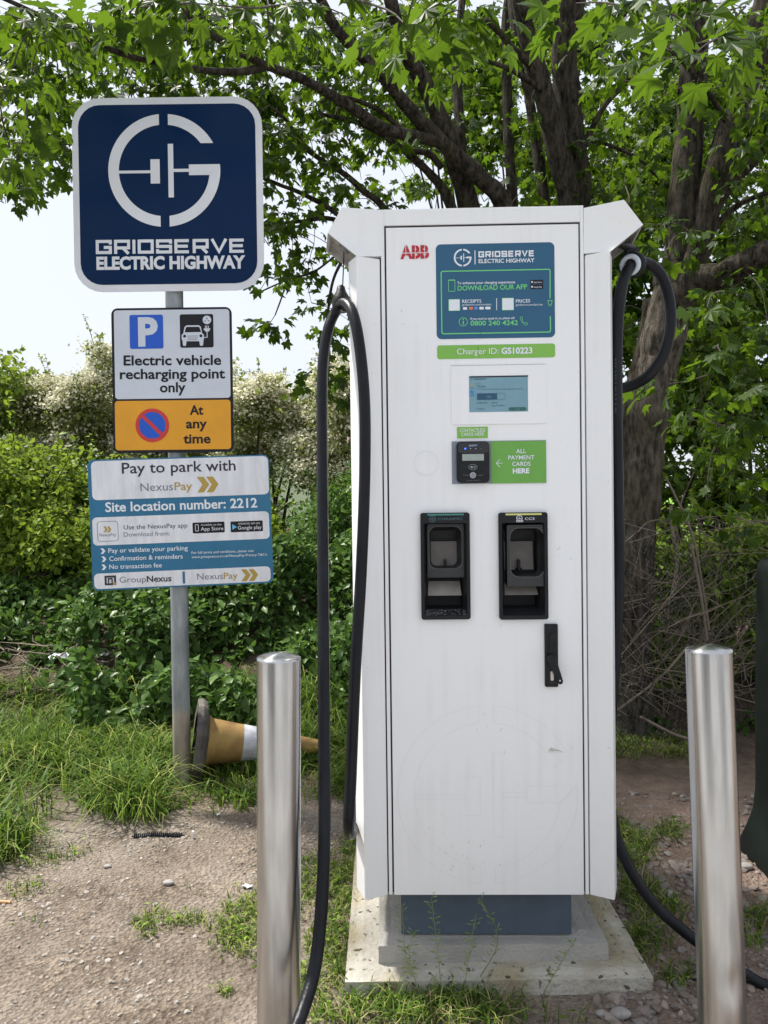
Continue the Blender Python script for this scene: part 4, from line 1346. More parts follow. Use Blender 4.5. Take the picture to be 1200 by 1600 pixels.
for k in range(26):
    x, y = random.choice(((205, 755), (210, 760), (408, 752), (205, 812), (320, 750)))
    x += random.gauss(0, 5); y += random.gauss(0, 7)
    q = [F3.px(x, y), F3.px(x + random.uniform(-1.5, 1.5), y + random.uniform(1, 5))]
    mb.stroke([(v[0], v[2]) for v in q], random.uniform(.0006, .002), -LQ - .0001)
mb.build('grime_streaks', mat('streak_grey', srgb(188, 188, 196), .7), T1, kind='stuff')

# ================================================================== THINGS ON THE GROUND
# fallen traffic cone
cb, ct = at(323, 1158, 3.52), at(505, 1166, 3.66)
CN = root('traffic_cone', 'faded orange traffic cone with white band lying behind the post', 'traffic cone', loc=tuple(cb))
axc = ct - cb
Lc = np.linalg.norm(axc); e3 = axc / Lc
e1 = np.array((0, 0, 1.0)) - e3 * e3[2]; e1 /= np.linalg.norm(e1); e2 = np.cross(e3, e1)


def cone_surf(prof, sides=32):
    v, f = [], []
    for r, h in prof:
        for k in range(sides):
            a = 2 * math.pi * k / sides
            v.append(e1 * r * math.cos(a) + e2 * r * math.sin(a) + e3 * h)
    for i in range(len(prof) - 1):
        for k in range(sides):
            a, b = i * sides + k, i * sides + (k + 1) % sides
            f.append((a, b, b + sides, a + sides))
    return MB().add(v, f)


cr = lambda h: .106 + (.026 - .106) * h / Lc
ORANGE = mat('cone_orange_faded', srgb(176, 146, 84), .7, var=.45, vscale=6, col2=srgb(112, 78, 48), detail=12)
cone_surf([(cr(0) + .012, .0), (cr(.02), .02), (cr(.16), .16)]).build('lower_body', ORANGE, CN, smooth=True)
cone_surf([(cr(.16) + .002, .16), (cr(.33) + .002, .33)]).build('reflective_band', mat('cone_band', srgb(205, 208, 216), .35, var=.25, vscale=18, col2=srgb(160, 160, 165)), CN, smooth=True)
cone_surf([(cr(.33), .33), (cr(Lc * .97), Lc * .97), (cr(Lc) * .7, Lc), (.001, Lc)]).build('upper_body', ORANGE, CN, smooth=True)
v, f = [], []
oct_ = []
for k in range(8):
    a = math.pi / 8 + k * math.pi / 4
    oct_.append((math.cos(a), math.sin(a)))
prof = [(.138, -.056), (.190, -.058), (.194, -.034), (.180, -.014), (.118, .002)]
for r, h in prof:
    for x, y in oct_:
        v.append(e1 * r * x + e2 * r * y + e3 * h)
for i in range(len(prof) - 1):
    for k in range(8):
        a, b = i * 8 + k, i * 8 + (k + 1) % 8
        f.append((a, b, b + 8, a + 8))
RUB = mat('cone_rubber', (.055, .050, .045), .8, var=.5, vscale=14, col2=(.13, .115, .10), bump=.2, bscale=80)
MB().add(v, f).build('base', RUB, CN, bevel=.004)
mb = MB()
for k in range(4):
    a = math.pi / 4 * (2 * k + .3)
    d1 = e1 * math.cos(a) + e2 * math.sin(a); d2 = np.cross(e3, d1) * .006
    mb.add([d1 * .09 - d2 - e3 * .045, d1 * .09 + d2 - e3 * .045, d1 * .165 + d2 - e3 * .045, d1 * .165 - d2 - e3 * .045, d1 * .09 - d2, d1 * .09 + d2, d1 * .165 + d2 - e3 * .015, d1 * .165 - d2 - e3 * .015],
           [(0, 1, 2, 3), (0, 4, 5, 1), (1, 5, 6, 2), (2, 6, 7, 3), (3, 7, 4, 0)])
cone_surf([(.10, -.008), (.128, -.010), (.128, -.048)], 8).build('base_recess', mat('cone_hollow', (.03, .028, .025), .9), CN)
mb.build('base_ribs', RUB, CN)

# dark green feeder pillar at the right edge
FPL = (1.295, 2.42, 0.0)
FP = root('feeder_pillar', 'dark green moulded cabinet half out of frame on the right', 'cabinet', loc=FPL)
mb = MB()
lev = [(-.05, .050), (.0, .048), (.05, .040), (.10, .024), (.16, .008), (.24, .001), (.6, .0), (1.00, -.004), (1.035, -.010), (1.052, -.028), (1.056, -.05)]
for z, off in lev:
    mb.v += [(x, y, z) for x, y in rrect(-off + 0.0, .52 + off, -off, .30 + off, .045 + max(0, off) * .3, 6)]
n = 28
mb.f += [(i * n + k, i * n + (k + 1) % n, (i + 1) * n + (k + 1) % n, (i + 1) * n + k) for i in range(len(lev) - 1) for k in range(n)]
mb.f.append(tuple(range((len(lev) - 1) * n, len(lev) * n)))
mb.build('shell', mat('pillar_green', (.006, .010, .009), .55, spec=.2, var=.5, vscale=6, bump=.08, bscale=200), FP, smooth=True)
MB().box(.10, .46, -.006, .002, .24, .95).build('door', MATS['pillar_green'], FP, bevel=.003)

# corrugated hose, stub, scraps
pp = [ground_at(x, y) + (0, 0, .006) for x, y in ((207, 1309), (250, 1307), (288, 1306))]
hp = smoothpath(pp, 40)
hr = [(.012 + .0035 * math.cos(k * 2.1)) * (.55 if k < 2 or k > len(hp) - 6 else 1) for k in range(len(hp))]
hz_ = [np.array((p[0], p[1], float(gz(p[0], p[1])) - .001)) for p in hp]
h0 = hz_[0].copy()
ho = MB().tube([p - h0 for p in hz_], hr, 10).build('corrugated_hose', mat('hose_black', (.02, .022, .028), .5), label='short black corrugated hose end half buried in the dirt', category='hose')
ho.location = h0


def lay_on(px, py, dz=.004):
    g = ground_at(px, py)
    return np.array((g[0], g[1], float(gz(g[0], g[1])) + dz))


p = lay_on(302, 1310, .002)
o = MB().lathe([(.0038, 0), (.0040, .003), (.0040, .030), (.0036, .0315)], sides=12).build('filter_stub', mat('stub_white', srgb(232, 234, 240), .6), smooth=True, label='small white filter stub standing beside the black hose', category='litter')
o.location = p; o.rotation_euler = (rad(20), rad(4), 0)
for px, py, sz, lab in ((386, 1386, .02, 'crumpled white paper scrap on dirt left of the bollard'), (95, 1087, .07, 'pale plastic scrap lying among twigs on the bank'), (165, 1072, .035, 'small white scrap caught in the leaves on the bank'), (818/2.4, 1275, .014, 'tiny white scrap at the grass edge below the cone')):
    if py < 1200:
        q = at(px, py, 4.55)
        q[2] = float(gz(q[0], q[1])) + .10
    else:
        q = lay_on(px, py, .004)
    mb = MB()
    g = 6
    V = [((i / g - .5) * sz * 1.6, (j / g - .5) * sz, .25 * sz * (random.random() + .8 * math.sin(i * 1.3 + j))) for i in range(g + 1) for j in range(g + 1)]
    F = [(i * (g + 1) + j, (i + 1) * (g + 1) + j, (i + 1) * (g + 1) + j + 1, i * (g + 1) + j + 1) for i in range(g) for j in range(g)]
    o = mb.add(V, F).build('paper_scrap', mat('scrap_white', srgb(225, 227, 232), .7), label=lab, category='litter', group='white scraps of litter')
    o.location = q; o.rotation_euler = (random.uniform(-.2, .2), random.uniform(-.2, .2), random.uniform(0, 3))
q = lay_on(2, 1416, .004)
o = MB().tube([(-.07, 0, 0), (-.02, .004, .002), (.02, .003, .001), (.028, .002, 0)], .005, 8).build('wooden_stick', mat('stick_wood', srgb(206, 160, 112), .7, var=.2), smooth=True, label='short pale wooden stick at the left edge of the dirt', category='stick')
o.location = q


# two unseen cars, added to give the steel bollards something to mirror
def reflection_car(label, loc, yaw, paint):
    o = root('reflection_car', label, 'car', loc=loc, group='unseen cars added for reflections')
    o.rotation_euler = (0, 0, yaw)
    prof = [(-2.1, .30), (-2.15, .62), (-2.0, .85), (-1.15, .95), (-.45, 1.40), (.95, 1.46), (1.75, 1.0), (2.1, .92), (2.15, .5), (2.05, .28)]
    def shell(pr, w0, w1, zc):
        b = MB(); n = len(pr)
        wd = [w0 if z < zc else w1 for _, z in pr]
        b.add([(-w, y, z) for (y, z), w in zip(pr, wd)] + [(w, y, z) for (y, z), w in zip(pr, wd)],
              [(k, (k + 1) % n, (k + 1) % n + n, k + n) for k in range(n)] + [tuple(range(n)), tuple(range(2 * n - 1, n - 1, -1))])
        return b
    shell(prof, .88, .68, 1.2).build('body', paint, o, bevel=.05)
    GLS = mat('car_glass', (.01, .012, .014), .05)
    MB().add([(-.66, -1.12, .98), (.66, -1.12, .98), (.60, -.50, 1.38), (-.60, -.50, 1.38)], [(0, 1, 2, 3)]).build('windscreen', GLS, o).location = (0, -.02, .02)
    for sx in (-1, 1):
        MB().add([(sx * .895, -.95, .98), (sx * .895, 1.5, 1.0), (sx * .70, .9, 1.40), (sx * .70, -.42, 1.36)], [(0, 1, 2, 3)]).build('side_window', GLS, o)
        MB().box(sx * .62 - .14, sx * .62 + .14, -2.165, -2.10, .62, .74).build('headlight', SIGNWHITE, o)
        for yy in (-1.35, 1.35):
            w = MB().lathe([(.30, -.1), (.325, -.07), (.325, .07), (.30, .1)], c=(sx * .80, yy, .325), sides=24, axis='x').build('wheel', BLKPL, o, smooth=True)
            MB().lathe([(.20, -.02), (.20, .02)], c=(sx * .905, yy, .325), sides=16, axis='x').build('rim', STEEL, w)
    return o


reflection_car('unseen dark grey car added left of the camera for bollard reflections', (-2.25, -2.5, .04), math.pi, mat('car_paint_grey', (.03, .032, .036), .25))
reflection_car('unseen silver car added right of the camera for bollard reflections', (2.75, -2.7, .04), math.pi, mat('car_paint_silver', (.42, .43, .44), .3))


# ================================================================== PLANTS
def frames(d, nrm):
    y = d / (np.linalg.norm(d, axis=1, keepdims=True) + 1e-9)
    z = nrm - (nrm * y).sum(1, keepdims=True) * y
    z /= np.linalg.norm(z, axis=1, keepdims=True) + 1e-9
    x = np.cross(y, z)
    return np.stack((x, y, z), 2)


def scatter(T, F, pos, R, s, sv=None):
    """copies of template T placed by R, s, pos -> V, F arrays"""
    N, k = len(pos), len(T)
    TT = T[None] * (sv[:, None, :] if sv is not None else 1.0)
    V = pos[:, None, :] + s[:, None, None] * np.einsum('nij,nkj->nki', R, np.broadcast_to(TT, (N, k, 3)))
    FF = (F[None] + (np.arange(N) * k)[:, None, None]).reshape(-1, F.shape[1])
    return V.reshape(-1, 3), FF


def maple_template():
    half = [(9, .80), (17, .72), (28, .54), (38, .74), (47, .92), (58, .70), (74, .50), (90, .58), (103, .66), (120, .46), (150, .26)]
    pol = [(0, 1.0)] + half + [(180, .10)] + [(-a, r) for a, r in half[::-1]]
    T = [(0, 0.0, 0.02)]
    for a, r in pol:
        x, y = r * math.sin(rad(a)), r * math.cos(rad(a))
        T.append((x * .95, y, -.16 * r * r + .10 * abs(x) - .05 * (1 if abs(a) in (47, 103, 0) else 0)))
    n = len(pol)
    F = [(0, i + 1, (i + 1) % n + 1) for i in range(n)]
    T = np.array(T) + (0, .12, 0)
    k = len(T)
    T = np.vstack((T, [(-.012, .02, 0), (.012, .02, 0), (0, -.45, .10)]))
    F.append((k, k + 1, k + 2))
    return T, np.array(F)[:, ::-1]


def lobed_small():
    pol = [(0, 1), (22, .5), (50, .85), (78, .42), (105, .55), (160, .2), (-160, .2), (-105, .55), (-78, .42), (-50, .85), (-22, .5)]
    T = [(0, 0, .03)] + [(r * math.sin(rad(a)), r * math.cos(rad(a)), -.15 * r * r) for a, r in pol]
    n = len(pol)
    return np.array(T), np.array([(0, (i + 1) % n + 1, i + 1) for i in range(n)])


def oval_template(w=.32):
    T = np.array([(0, 0, 0), (-w, .38, .06), (0, .38, -.03), (w, .38, .06), (-w * .62, .72, .02), (0, .72, -.07), (w * .62, .72, .02), (0, 1, -.14)])
    F = np.array([(0, 2, 1), (0, 3, 2), (1, 2, 4), (2, 5, 4), (2, 3, 6), (2, 6, 5), (4, 5, 7), (5, 6, 7)])
    return T, F


def quad_leaf(w=.42):
    T = np.array([(0, 0, 0), (-w, .5, .06), (w, .5, .06), (0, 1, -.08)])
    return T, np.array([(0, 2, 1), (1, 2, 3)])


MT, MF = maple_template()
LT, LF = lobed_small()
OT, OF = oval_template()
QT, QF = quad_leaf()

MAPLE = leaf_mat('maple_leaf', (.010, .026, .004), (.045, .086, .011), (.165, .29, .014), tw=.40, rough=.45)
MAPLE_B = leaf_mat('maple_leaf_far', (.014, .036, .005), (.065, .115, .013), (.19, .30, .018), tw=.4, rough=.5)
HAW = leaf_mat('hawthorn_leaf', (.07, .095, .025), (.30, .345, .11), (.36, .42, .09), tw=.34)
ELD = leaf_mat('elder_leaf', (.028, .065, .008), (.24, .35, .05), (.36, .48, .045), tw=.34)
IVY = leaf_mat('bramble_leaf', (.030, .070, .016), (.12, .205, .055), (.15, .28, .035), tw=.3, rough=.35)
LIME = leaf_mat('young_leaf', (.16, .25, .03), (.32, .42, .08), (.40, .52, .08), tw=.4)
UNDER = leaf_mat('undergrowth_leaf', (.025, .06, .012), (.08, .14, .03), (.18, .3, .04), tw=.3)
BLOS = leaf_mat('may_blossom', (.56, .54, .38), (.80, .78, .62), (.7, .68, .5), tw=.25, rough=.7)
GRASS = leaf_mat('grass_blade', (.022, .055, .010), (.125, .215, .030), (.20, .31, .028), tw=.32)
GRASSY = leaf_mat('grass_yellowing', (.20, .25, .05), (.40, .44, .13), (.42, .46, .12), tw=.35)
GRASSD = leaf_mat('grass_dry', (.22, .18, .09), (.42, .36, .20), (.4, .34, .2), tw=.2)


def bark_material(name, a, b_, moss):
    m = bpy.data.materials.new(name); m.use_nodes = True
    n, l = m.node_tree.nodes, m.node_tree.links
    b = n['Principled BSDF']; b.inputs['Roughness'].default_value = .95; b.inputs['Specular IOR Level'].default_value = .15
    tc = n.new('ShaderNodeTexCoord'); mp = n.new('ShaderNodeMapping'); mp.inputs['Scale'].default_value = (1, 1, .28)
    l.new(tc.outputs['Object'], mp.inputs['Vector'])
    nz = n.new('ShaderNodeTexNoise'); nz.inputs['Scale'].default_value = 38; nz.inputs['Detail'].default_value = 9; nz.inputs['Roughness'].default_value = .7
    l.new(mp.outputs['Vector'], nz.inputs['Vector'])
    r = n.new('ShaderNodeValToRGB'); r.color_ramp.elements[0].position, r.color_ramp.elements[1].position = .40, .62
    r.color_ramp.elements[0].color, r.color_ramp.elements[1].color = (*a, 1), (*b_, 1)
    l.new(nz.outputs['Fac'], r.inputs['Fac'])
    n2 = n.new('ShaderNodeTexNoise'); n2.inputs['Scale'].default_value = 4; n2.inputs['Detail'].default_value = 6; l.new(tc.outputs['Object'], n2.inputs['Vector'])
    r2 = n.new('ShaderNodeMapRange'); r2.inputs['From Min'].default_value, r2.inputs['From Max'].default_value = .5, .75; r2.inputs['To Max'].default_value = .6
    l.new(n2.outputs['Fac'], r2.inputs['Value'])
    x = n.new('ShaderNodeMix'); x.data_type = 'RGBA'; l.new(r2.outputs['Result'], x.inputs['Factor']); l.new(r.outputs['Color'], x.inputs['A']); x.inputs['B'].default_value = (*moss, 1)
    l.new(x.outputs['Result'], b.inputs['Base Color'])
    bp = n.new('ShaderNodeBump'); bp.inputs['Strength'].default_value = 1; bp.inputs['Distance'].default_value = .045
    l.new(nz.outputs['Fac'], bp.inputs['Height']); l.new(bp.outputs['Normal'], b.inputs['Normal'])
    return m


BARK = bark_material('maple_bark', (.016, .014, .011), (.105, .090, .070), (.065, .062, .030))
BARK2 = bark_material('maple_bark_light', (.034, .030, .024), (.185, .160, .128), (.085, .08, .042))
TWIG = mat('twig_bark', (.05, .038, .028), .9)
DEAD = mat('dead_twig', (.22, .18, .135), .9, var=.4, vscale=20)

BASE1 = np.array((.83, 4.75, 0)); BASE2 = at(990, 1128, 4.15); BASE2[2] = float(gz(BASE2[0], BASE2[1])) - .02
T1R = root('maple_tree', 'many-stemmed maple whose limbs spread out above the charger', 'tree', loc=tuple(BASE1))
T2R = root('maple_tree', 'stout leaning maple right of the charger behind the wire fence', 'tree', loc=tuple(BASE2))
T1R['group'] = T2R['group'] = 'maples behind the charger'


def limb(rt, base, path, w0, w1, name='limb', m=BARK, sides=10, pix=True, n=7, wob=.02):
    """path of (px, py, depth); w0,w1 widths in photo pixels at the ends"""
    P = smoothpath([at(*p) for p in path], n)
    d0, d1 = path[0][2], path[-1][2]
    k = len(P)
    R_ = []
    for i in range(k):
        t = i / (k - 1)
        w = w0 + (w1 - w0) * t
        d = P[i][1]
        R_.append(.5 * w * d / FOC * (1 + .05 * math.sin(i * .45 + w0) + .03 * math.sin(i * .9 + 2 * w0)))
    P = [p + RNG.normal(0, wob * r, 3) for p, r in zip(P, R_)]
    shift(MB().tube(P, R_, sides), base).build(name, m, rt, smooth=True)
    return P


LIMBS1, LIMBS2 = [], []
L_ = lambda *a, **k: LIMBS1.extend(limb(T1R, BASE1, *a, **k))
L_([(812, 1135, 4.75), (815, 900, 4.75), (830, 650, 4.72), (850, 480, 4.7), (880, 340, 4.7)], 110, 62, name='trunk', m=BARK, sides=16, n=10)
L_([(893, 370, 4.68), (888, 300, 4.65), (868, 220, 4.6), (850, 150, 4.55), (832, 90, 4.5), (820, 40, 4.45), (808, -40, 4.35)], 40, 26, sides=14)
L_([(884, 400, 4.74), (900, 300, 4.74), (893, 220, 4.72), (886, 150, 4.7), (881, 80, 4.65), (892, 20, 4.6), (915, -60, 4.5)], 48, 34, sides=14)
L_([(880, 75, 4.66), (860, 40, 4.66), (848, 0, 4.66), (842, -60, 4.6)], 24, 18)
L_([(850, 480, 4.8), (852, 330, 4.85), (840, 240, 4.9), (826, 150, 4.95), (808, 70, 5.0), (796, -20, 5.05)], 20, 12)
L_([(800, 480, 4.9), (801, 320, 4.95), (795, 230, 5.0), (792, 120, 5.05), (790, 40, 5.1), (800, -40, 5.1)], 19, 12)
L_([(760, 520, 4.8), (735, 340, 4.6), (716, 265, 4.5), (698, 210, 4.42), (668, 140, 4.3), (640, 92, 4.2), (615, 20, 4.1), (600, -60, 4.0)], 38, 18, sides=14)
L_([(720, 260, 4.55), (718, 200, 4.6), (714, 125, 4.65), (716, 60, 4.7), (726, -30, 4.75)], 20, 10)
L_([(830, 520, 4.7), (790, 330, 4.5), (752, 280, 4.42), (725, 255, 4.35), (688, 220, 4.25), (650, 182, 4.15), (600, 122, 3.95), (562, 84, 3.85), (525, 45, 3.72), (497, -10, 3.6), (480, -60, 3.5)], 31, 13, sides=14)
L_([(735, 265, 4.4), (690, 225, 4.25), (640, 212, 4.1), (600, 200, 3.98), (550, 168, 3.85), (500, 138, 3.72), (460, 118, 3.6), (420, 104, 3.5), (380, 84, 3.42), (345, 64, 3.35), (300, 30, 3.25), (270, -20, 3.2)], 20, 9)
L_([(412, 106, 3.5), (370, 112, 3.42), (320, 110, 3.3), (265, 100, 3.2), (210, 90, 3.1), (150, 68, 3.0), (85, 36, 2.9), (20, 4, 2.8), (-60, -30, 2.7)], 12, 6)
L_([(660, 420, 4.6), (602, 328, 4.4), (570, 300, 4.32), (538, 272, 4.25), (484, 237, 4.1), (462, 208, 4.02), (443, 183, 3.95), (420, 165, 3.9)], 13, 4)
L_([(600, 400, 4.5), (526, 334, 4.35), (475, 304, 4.2), (440, 290, 4.1), (405, 276, 4.0)], 9, 5)
L_([(600, 380, 4.55), (522, 343, 4.4), (470, 346, 4.3), (410, 352, 4.2)], 9, 4)
L_([(725, 380, 4.6), (697, 304, 4.45), (672, 272, 4.38), (649, 250, 4.3), (608, 218, 4.2), (563, 193, 4.1), (500, 178, 3.95)], 17, 6)
L_([(690, 262, 4.4), (670, 240, 4.4), (640, 236, 4.35), (610, 232, 4.3)], 11, 7)
L_([(640, 215, 4.15), (600, 178, 4.05), (560, 158, 3.95), (520, 150, 3.9), (500, 160, 3.85)], 9, 4)
L_([(900, 260, 4.7), (910, 232, 4.7), (945, 165, 4.65), (990, 115, 4.6), (1010, 70, 4.55)], 12, 6)
L_([(905, 235, 4.75), (930, 222, 4.8), (960, 230, 4.85), (1000, 250, 4.9), (1018, 268, 4.95), (1040, 290, 5.0)], 7, 3)
L_([(845, 140, 4.5), (820, 122, 4.4), (790, 105, 4.3), (735, 88, 4.1), (700, 70, 3.9)], 10, 5)
L_([(835, 105, 4.5), (805, 80, 4.4), (780, 50, 4.3), (758, 30, 4.2)], 13, 8)
L_([(900, 80, 4.65), (930, 76, 4.6), (955, 50, 4.5), (980, 20, 4.4)], 5, 3)
L_([(566, 372, 4.42), (540, 400, 4.36), (520, 440, 4.3), (512, 500, 4.25), (516, 560, 4.22)], 6, 3)
L_([(530, 395, 4.36), (490, 425, 4.3), (455, 435, 4.25), (420, 450, 4.2), (395, 462, 4.15)], 4, 2, sides=6)
L_([(448, 438, 4.25), (440, 465, 4.22), (430, 492, 4.2)], 3, 2, sides=6)

M_ = lambda *a, **k: LIMBS2.extend(limb(T2R, BASE2, *a, **k))
M_([(985, 1160, 4.15), (984, 1080, 4.15), (986, 960, 4.12), (992, 850, 4.1), (1001, 750, 4.08), (1012, 660, 4.05), (1028, 570, 4.02), (1044, 490, 4.0), (1058, 420, 4.0)], 66, 62, name='trunk', m=BARK2, sides=20, n=10)
M_([(1048, 480, 4.0), (1064, 380, 4.0), (1070, 300, 4.0), (1078, 200, 4.0), (1083, 120, 4.0), (1092, 0, 3.95), (1098, -60, 3.9)], 52, 34, m=BARK, sides=16)
M_([(1058, 470, 3.97), (1088, 390, 3.95), (1112, 300, 3.92), (1142, 200, 3.9), (1168, 120, 3.88), (1195, 20, 3.85), (1210, -60, 3.8)], 44, 40, m=BARK, sides=16)
M_([(1050, 480, 3.96), (1085, 440, 3.9), (1130, 430, 3.8), (1170, 408, 3.7), (1230, 375, 3.6)], 50, 34, m=BARK, sides=14)
M_([(1112, 320, 3.92), (1140, 288, 3.85), (1170, 255, 3.8), (1215, 205, 3.7)], 26, 20, m=BARK)
M_([(1060, 400, 4.02), (1090, 392, 4.1), (1140, 330, 4.1), (1200, 300, 4.0), (1240, 290, 4.0)], 10, 8)
M_([(960, 1150, 4.3), (966, 1000, 4.3), (972, 850, 4.3), (980, 720, 4.3), (992, 620, 4.3), (1010, 540, 4.3), (1020, 470, 4.3)], 38, 30, m=BARK2, sides=14)
M_([(1060, 345, 4.05), (1020, 360, 4.0), (990, 350, 3.9)], 5, 2)
M_([(1140, 200, 3.9), (1110, 150, 3.7), (1060, 90, 3.3), (1020, 60, 2.6), (1050, 80, 2.1)], 8, 3)


def sprays_from_map(rows, x_step, y_step, y0, per9, dfun, seed):
    g = np.random.default_rng(seed)
    out = []
    for j, row in enumerate(rows):
        for i, chh in enumerate(row):
            d = int(chh)
            k = per9 * d / 9
            k = int(k) + (g.random() < k - int(k))
            for _ in range(k):
                px, py = (i + g.random()) * x_step, y0 + (j + g.random()) * y_step
                out.append((px, py, dfun(px, py, g)))
    return out


def grow(rt, base, sprays, limb_pts, leaf_lo, leaf_hi, m, n_leaf=(6, 11), spread=.15, keep=300, seed=1, tree_name='foliage', max_twig=1.1):
    """sprays of leaves on twigs tied to the nearest limb or to an already tied spray"""
    g = np.random.default_rng(seed)
    L0 = np.array(limb_pts)
    C = np.array([at(*s) for s in sprays])
    d = np.min(np.linalg.norm(C[:, None] - L0[None], axis=2), axis=1)
    order = np.argsort(d)
    tied = list(L0)
    tw = MB()
    P, Dd, Nn, S = [], [], [], []
    arr = np.array(tied)
    for ix in order:
        cc = C[ix]
        dist = np.linalg.norm(arr - cc, axis=1)
        j = int(np.argmin(dist))
        a = arr[j]
        if dist[j] > .03:
            mid = (a + cc) / 2 + g.normal(0, .06 * dist[j], 3) + (0, 0, .08 * dist[j])
            pts = smoothpath([a, mid, cc], 3)
            r0 = .0022 + .0035 * min(1, dist[j])
            tw.tube(pts, list(np.linspace(r0, .0014, len(pts))), 4, caps=False)
            arr = np.vstack((arr, [mid, cc]))
        k = g.integers(*n_leaf)
        out = cc - a
        out[2] = 0
        out = out / (np.linalg.norm(out) + 1e-6)
        for q in range(k):
            ang = g.uniform(0, 2 * math.pi)
            dr = np.array((math.cos(ang), math.sin(ang), g.normal(-.45, .35))) + out * .5
            P.append(cc + dr / np.linalg.norm(dr) * spread * g.uniform(.25, 1.0) * (1, 1, .75))
            Dd.append(dr + (0, 0, -.25))
            Nn.append(np.array((0, 0, 1)) + g.normal(0, .55, 3) + (0, -.25, 0))
            S.append(leaf_lo * .7 + (leaf_hi - leaf_lo * .7) * g.random() ** .8)
    P, Dd, Nn, S = map(np.array, (P, Dd, Nn, S))
    R = frames(Dd, Nn)
    dist = np.linalg.norm(P - CP, axis=1)
    q = to_px(P)
    vis = (q[:, 0] > -20) & (q[:, 0] < 1220) & (q[:, 1] > -30) & (q[:, 1] < 1100)
    size = np.where(vis, S / dist, 0)
    big = np.argsort(-size)[:keep]
    mask = np.ones(len(P), bool); mask[big] = False
    SV = np.stack((g.uniform(.75, 1.12, len(P)), g.uniform(.9, 1.1, len(P)), g.uniform(-.4, 3.4, len(P))), 1)
    V, F = scatter(MT, MF, P[mask], R[mask], S[mask], SV[mask])
    np_mesh(tree_name, V - base, F, m, rt, kind='stuff')
    if tw.v:
        shift(tw, base).build('twigs', TWIG, rt, kind='stuff')
    if keep:
        me = bpy.data.meshes.new('leaf')
        me.from_pydata([tuple(p) for p in MT], [], [tuple(f) for f in MF.tolist()])
        me.materials.append(m)
        for b in big:
            o = bpy.data.objects.new('leaf', me)
            M4 = np.eye(4); M4[:3, :3] = R[b] * S[b] * SV[b][None, :]; M4[:3, 3] = P[b] - base
            o.parent = rt
            o.matrix_local = Matrix(M4)
            COL.objects.link(o)
    print('leaves', tree_name, len(P))


#            0    200   400   600   800   1000
MAP1 = ['999899999998999978999999',
        '988899999997987467899999',
        '888889999998666446889999',
        '776555579987554346899999',
        '875444478865434345799999',
        '843222267532333455799999',
        '211000066532332455777777',
        '000000015630000000000000',
        '000000003500000000000000',
        '000000000140000000000000',
        '000000001030000000000000',
        '000000000040000000000000',
        '000000000020000000000000']


def depth1(px, py, g):
    if px < 440:
        return g.uniform(2.8, 4.4) if py < 60 or (px < 60 and py > 100) else g.uniform(3.65, 5.0)
    if px < 620:
        return g.uniform(3.9, 5.6)
    return g.uniform(4.5, 6.6)


sp1 = sprays_from_map(MAP1, 50, 50, 0, 5.8, depth1, 3)
sp1 = [s for s in sp1 if s[0] < 960]
near = [(215, 12, 1.85), (300, 5, 1.95), (60, 40, 2.2), (15, 120, 2.3), (10, 20, 2.0), (15, 230, 2.7), (40, 190, 2.8), (250, -20, 1.8),
        (635, 40, 1.85), (665, 55, 1.8), (720, 15, 1.75), (650, -10, 1.8), (690, 75, 2.3), (600, 60, 2.4), (420, 10, 2.3), (520, -10, 2.2)]
sp1 += near
sp1 += [(x, y, d) for x, y, d in ((505, 600, 4.2), (520, 620, 4.2), (498, 575, 4.25), (535, 540, 4.25), (510, 520, 4.25), (428, 500, 4.2), (420, 508, 4.2), (545, 590, 4.2), (485, 605, 4.15))]
grow(T1R, BASE1, sp1, LIMBS1, .034, .064, MAPLE, n_leaf=(10, 18), spread=.15, keep=300, seed=5)

MAP2 = ['99999', '99999', '89999', '88999', '78999', '88899', '88888', '77888', '76788', '77788', '67778', '55678', '45678', '34567', '33566', '22455', '11334']
sp2 = [(950 + px, py, d) for px, py, d in sprays_from_map(MAP2, 52, 50, 0, 3.4, lambda px, py, g: g.uniform(3.3, 6.2), 8)]
sp2 = [t for t in sp2 if not (960 < t[0] < 1085 and 400 < t[1] < 860 and t[2] < 4.35)]
sp2 += [(1085, 85, 1.65), (1120, 60, 1.7), (1165, 10, 1.75), (1040, 20, 1.9), (980, 10, 2.0), (900, 5, 2.2), (1180, 60, 2.1),
        (1045, 600, 2.9), (1120, 540, 2.8), (1105, 480, 2.8), (1160, 600, 2.7), (1180, 650, 2.7), (1130, 690, 2.9), (1090, 640, 3.0), (1165, 750, 3.0)]
grow(T2R, BASE2, sp2, LIMBS2, .034, .066, MAPLE, n_leaf=(10, 18), spread=.16, keep=300, seed=9)


# ---- background trees and bushes
def crown(rt, base, centres, radii, n, size, T, F, m, name, seed, up=.6, squash=.8, shell=.55, kind='stuff'):
    g = np.random.default_rng(seed)
    centres, radii = np.array(centres), np.array(radii)
    w = radii ** 2 / (radii ** 2).sum()
    ix = g.choice(len(centres), n, p=w)
    u = g.normal(0, 1, (n, 3)); u /= np.linalg.norm(u, axis=1, keepdims=True)
    r = radii[ix] * (shell + (1.08 - shell) * g.random(n) ** .6)
    P = centres[ix] + u * r[:, None] * (1, 1, squash)
    N = u * .8 + (0, 0, up) + g.normal(0, .45, (n, 3))
    D = g.normal(0, 1, (n, 3)) + u * .8 + (0, 0, -.2)
    ok = P[:, 2] > gz(P[:, 0], P[:, 1]) - .02
    P, N, D = P[ok], N[ok], D[ok]
    s = size * g.uniform(.65, 1.3, len(P))
    V, Fx = scatter(T, F, P, frames(D, N), s)
    return np_mesh(name, V - base, Fx, m, rt, kind=kind), P


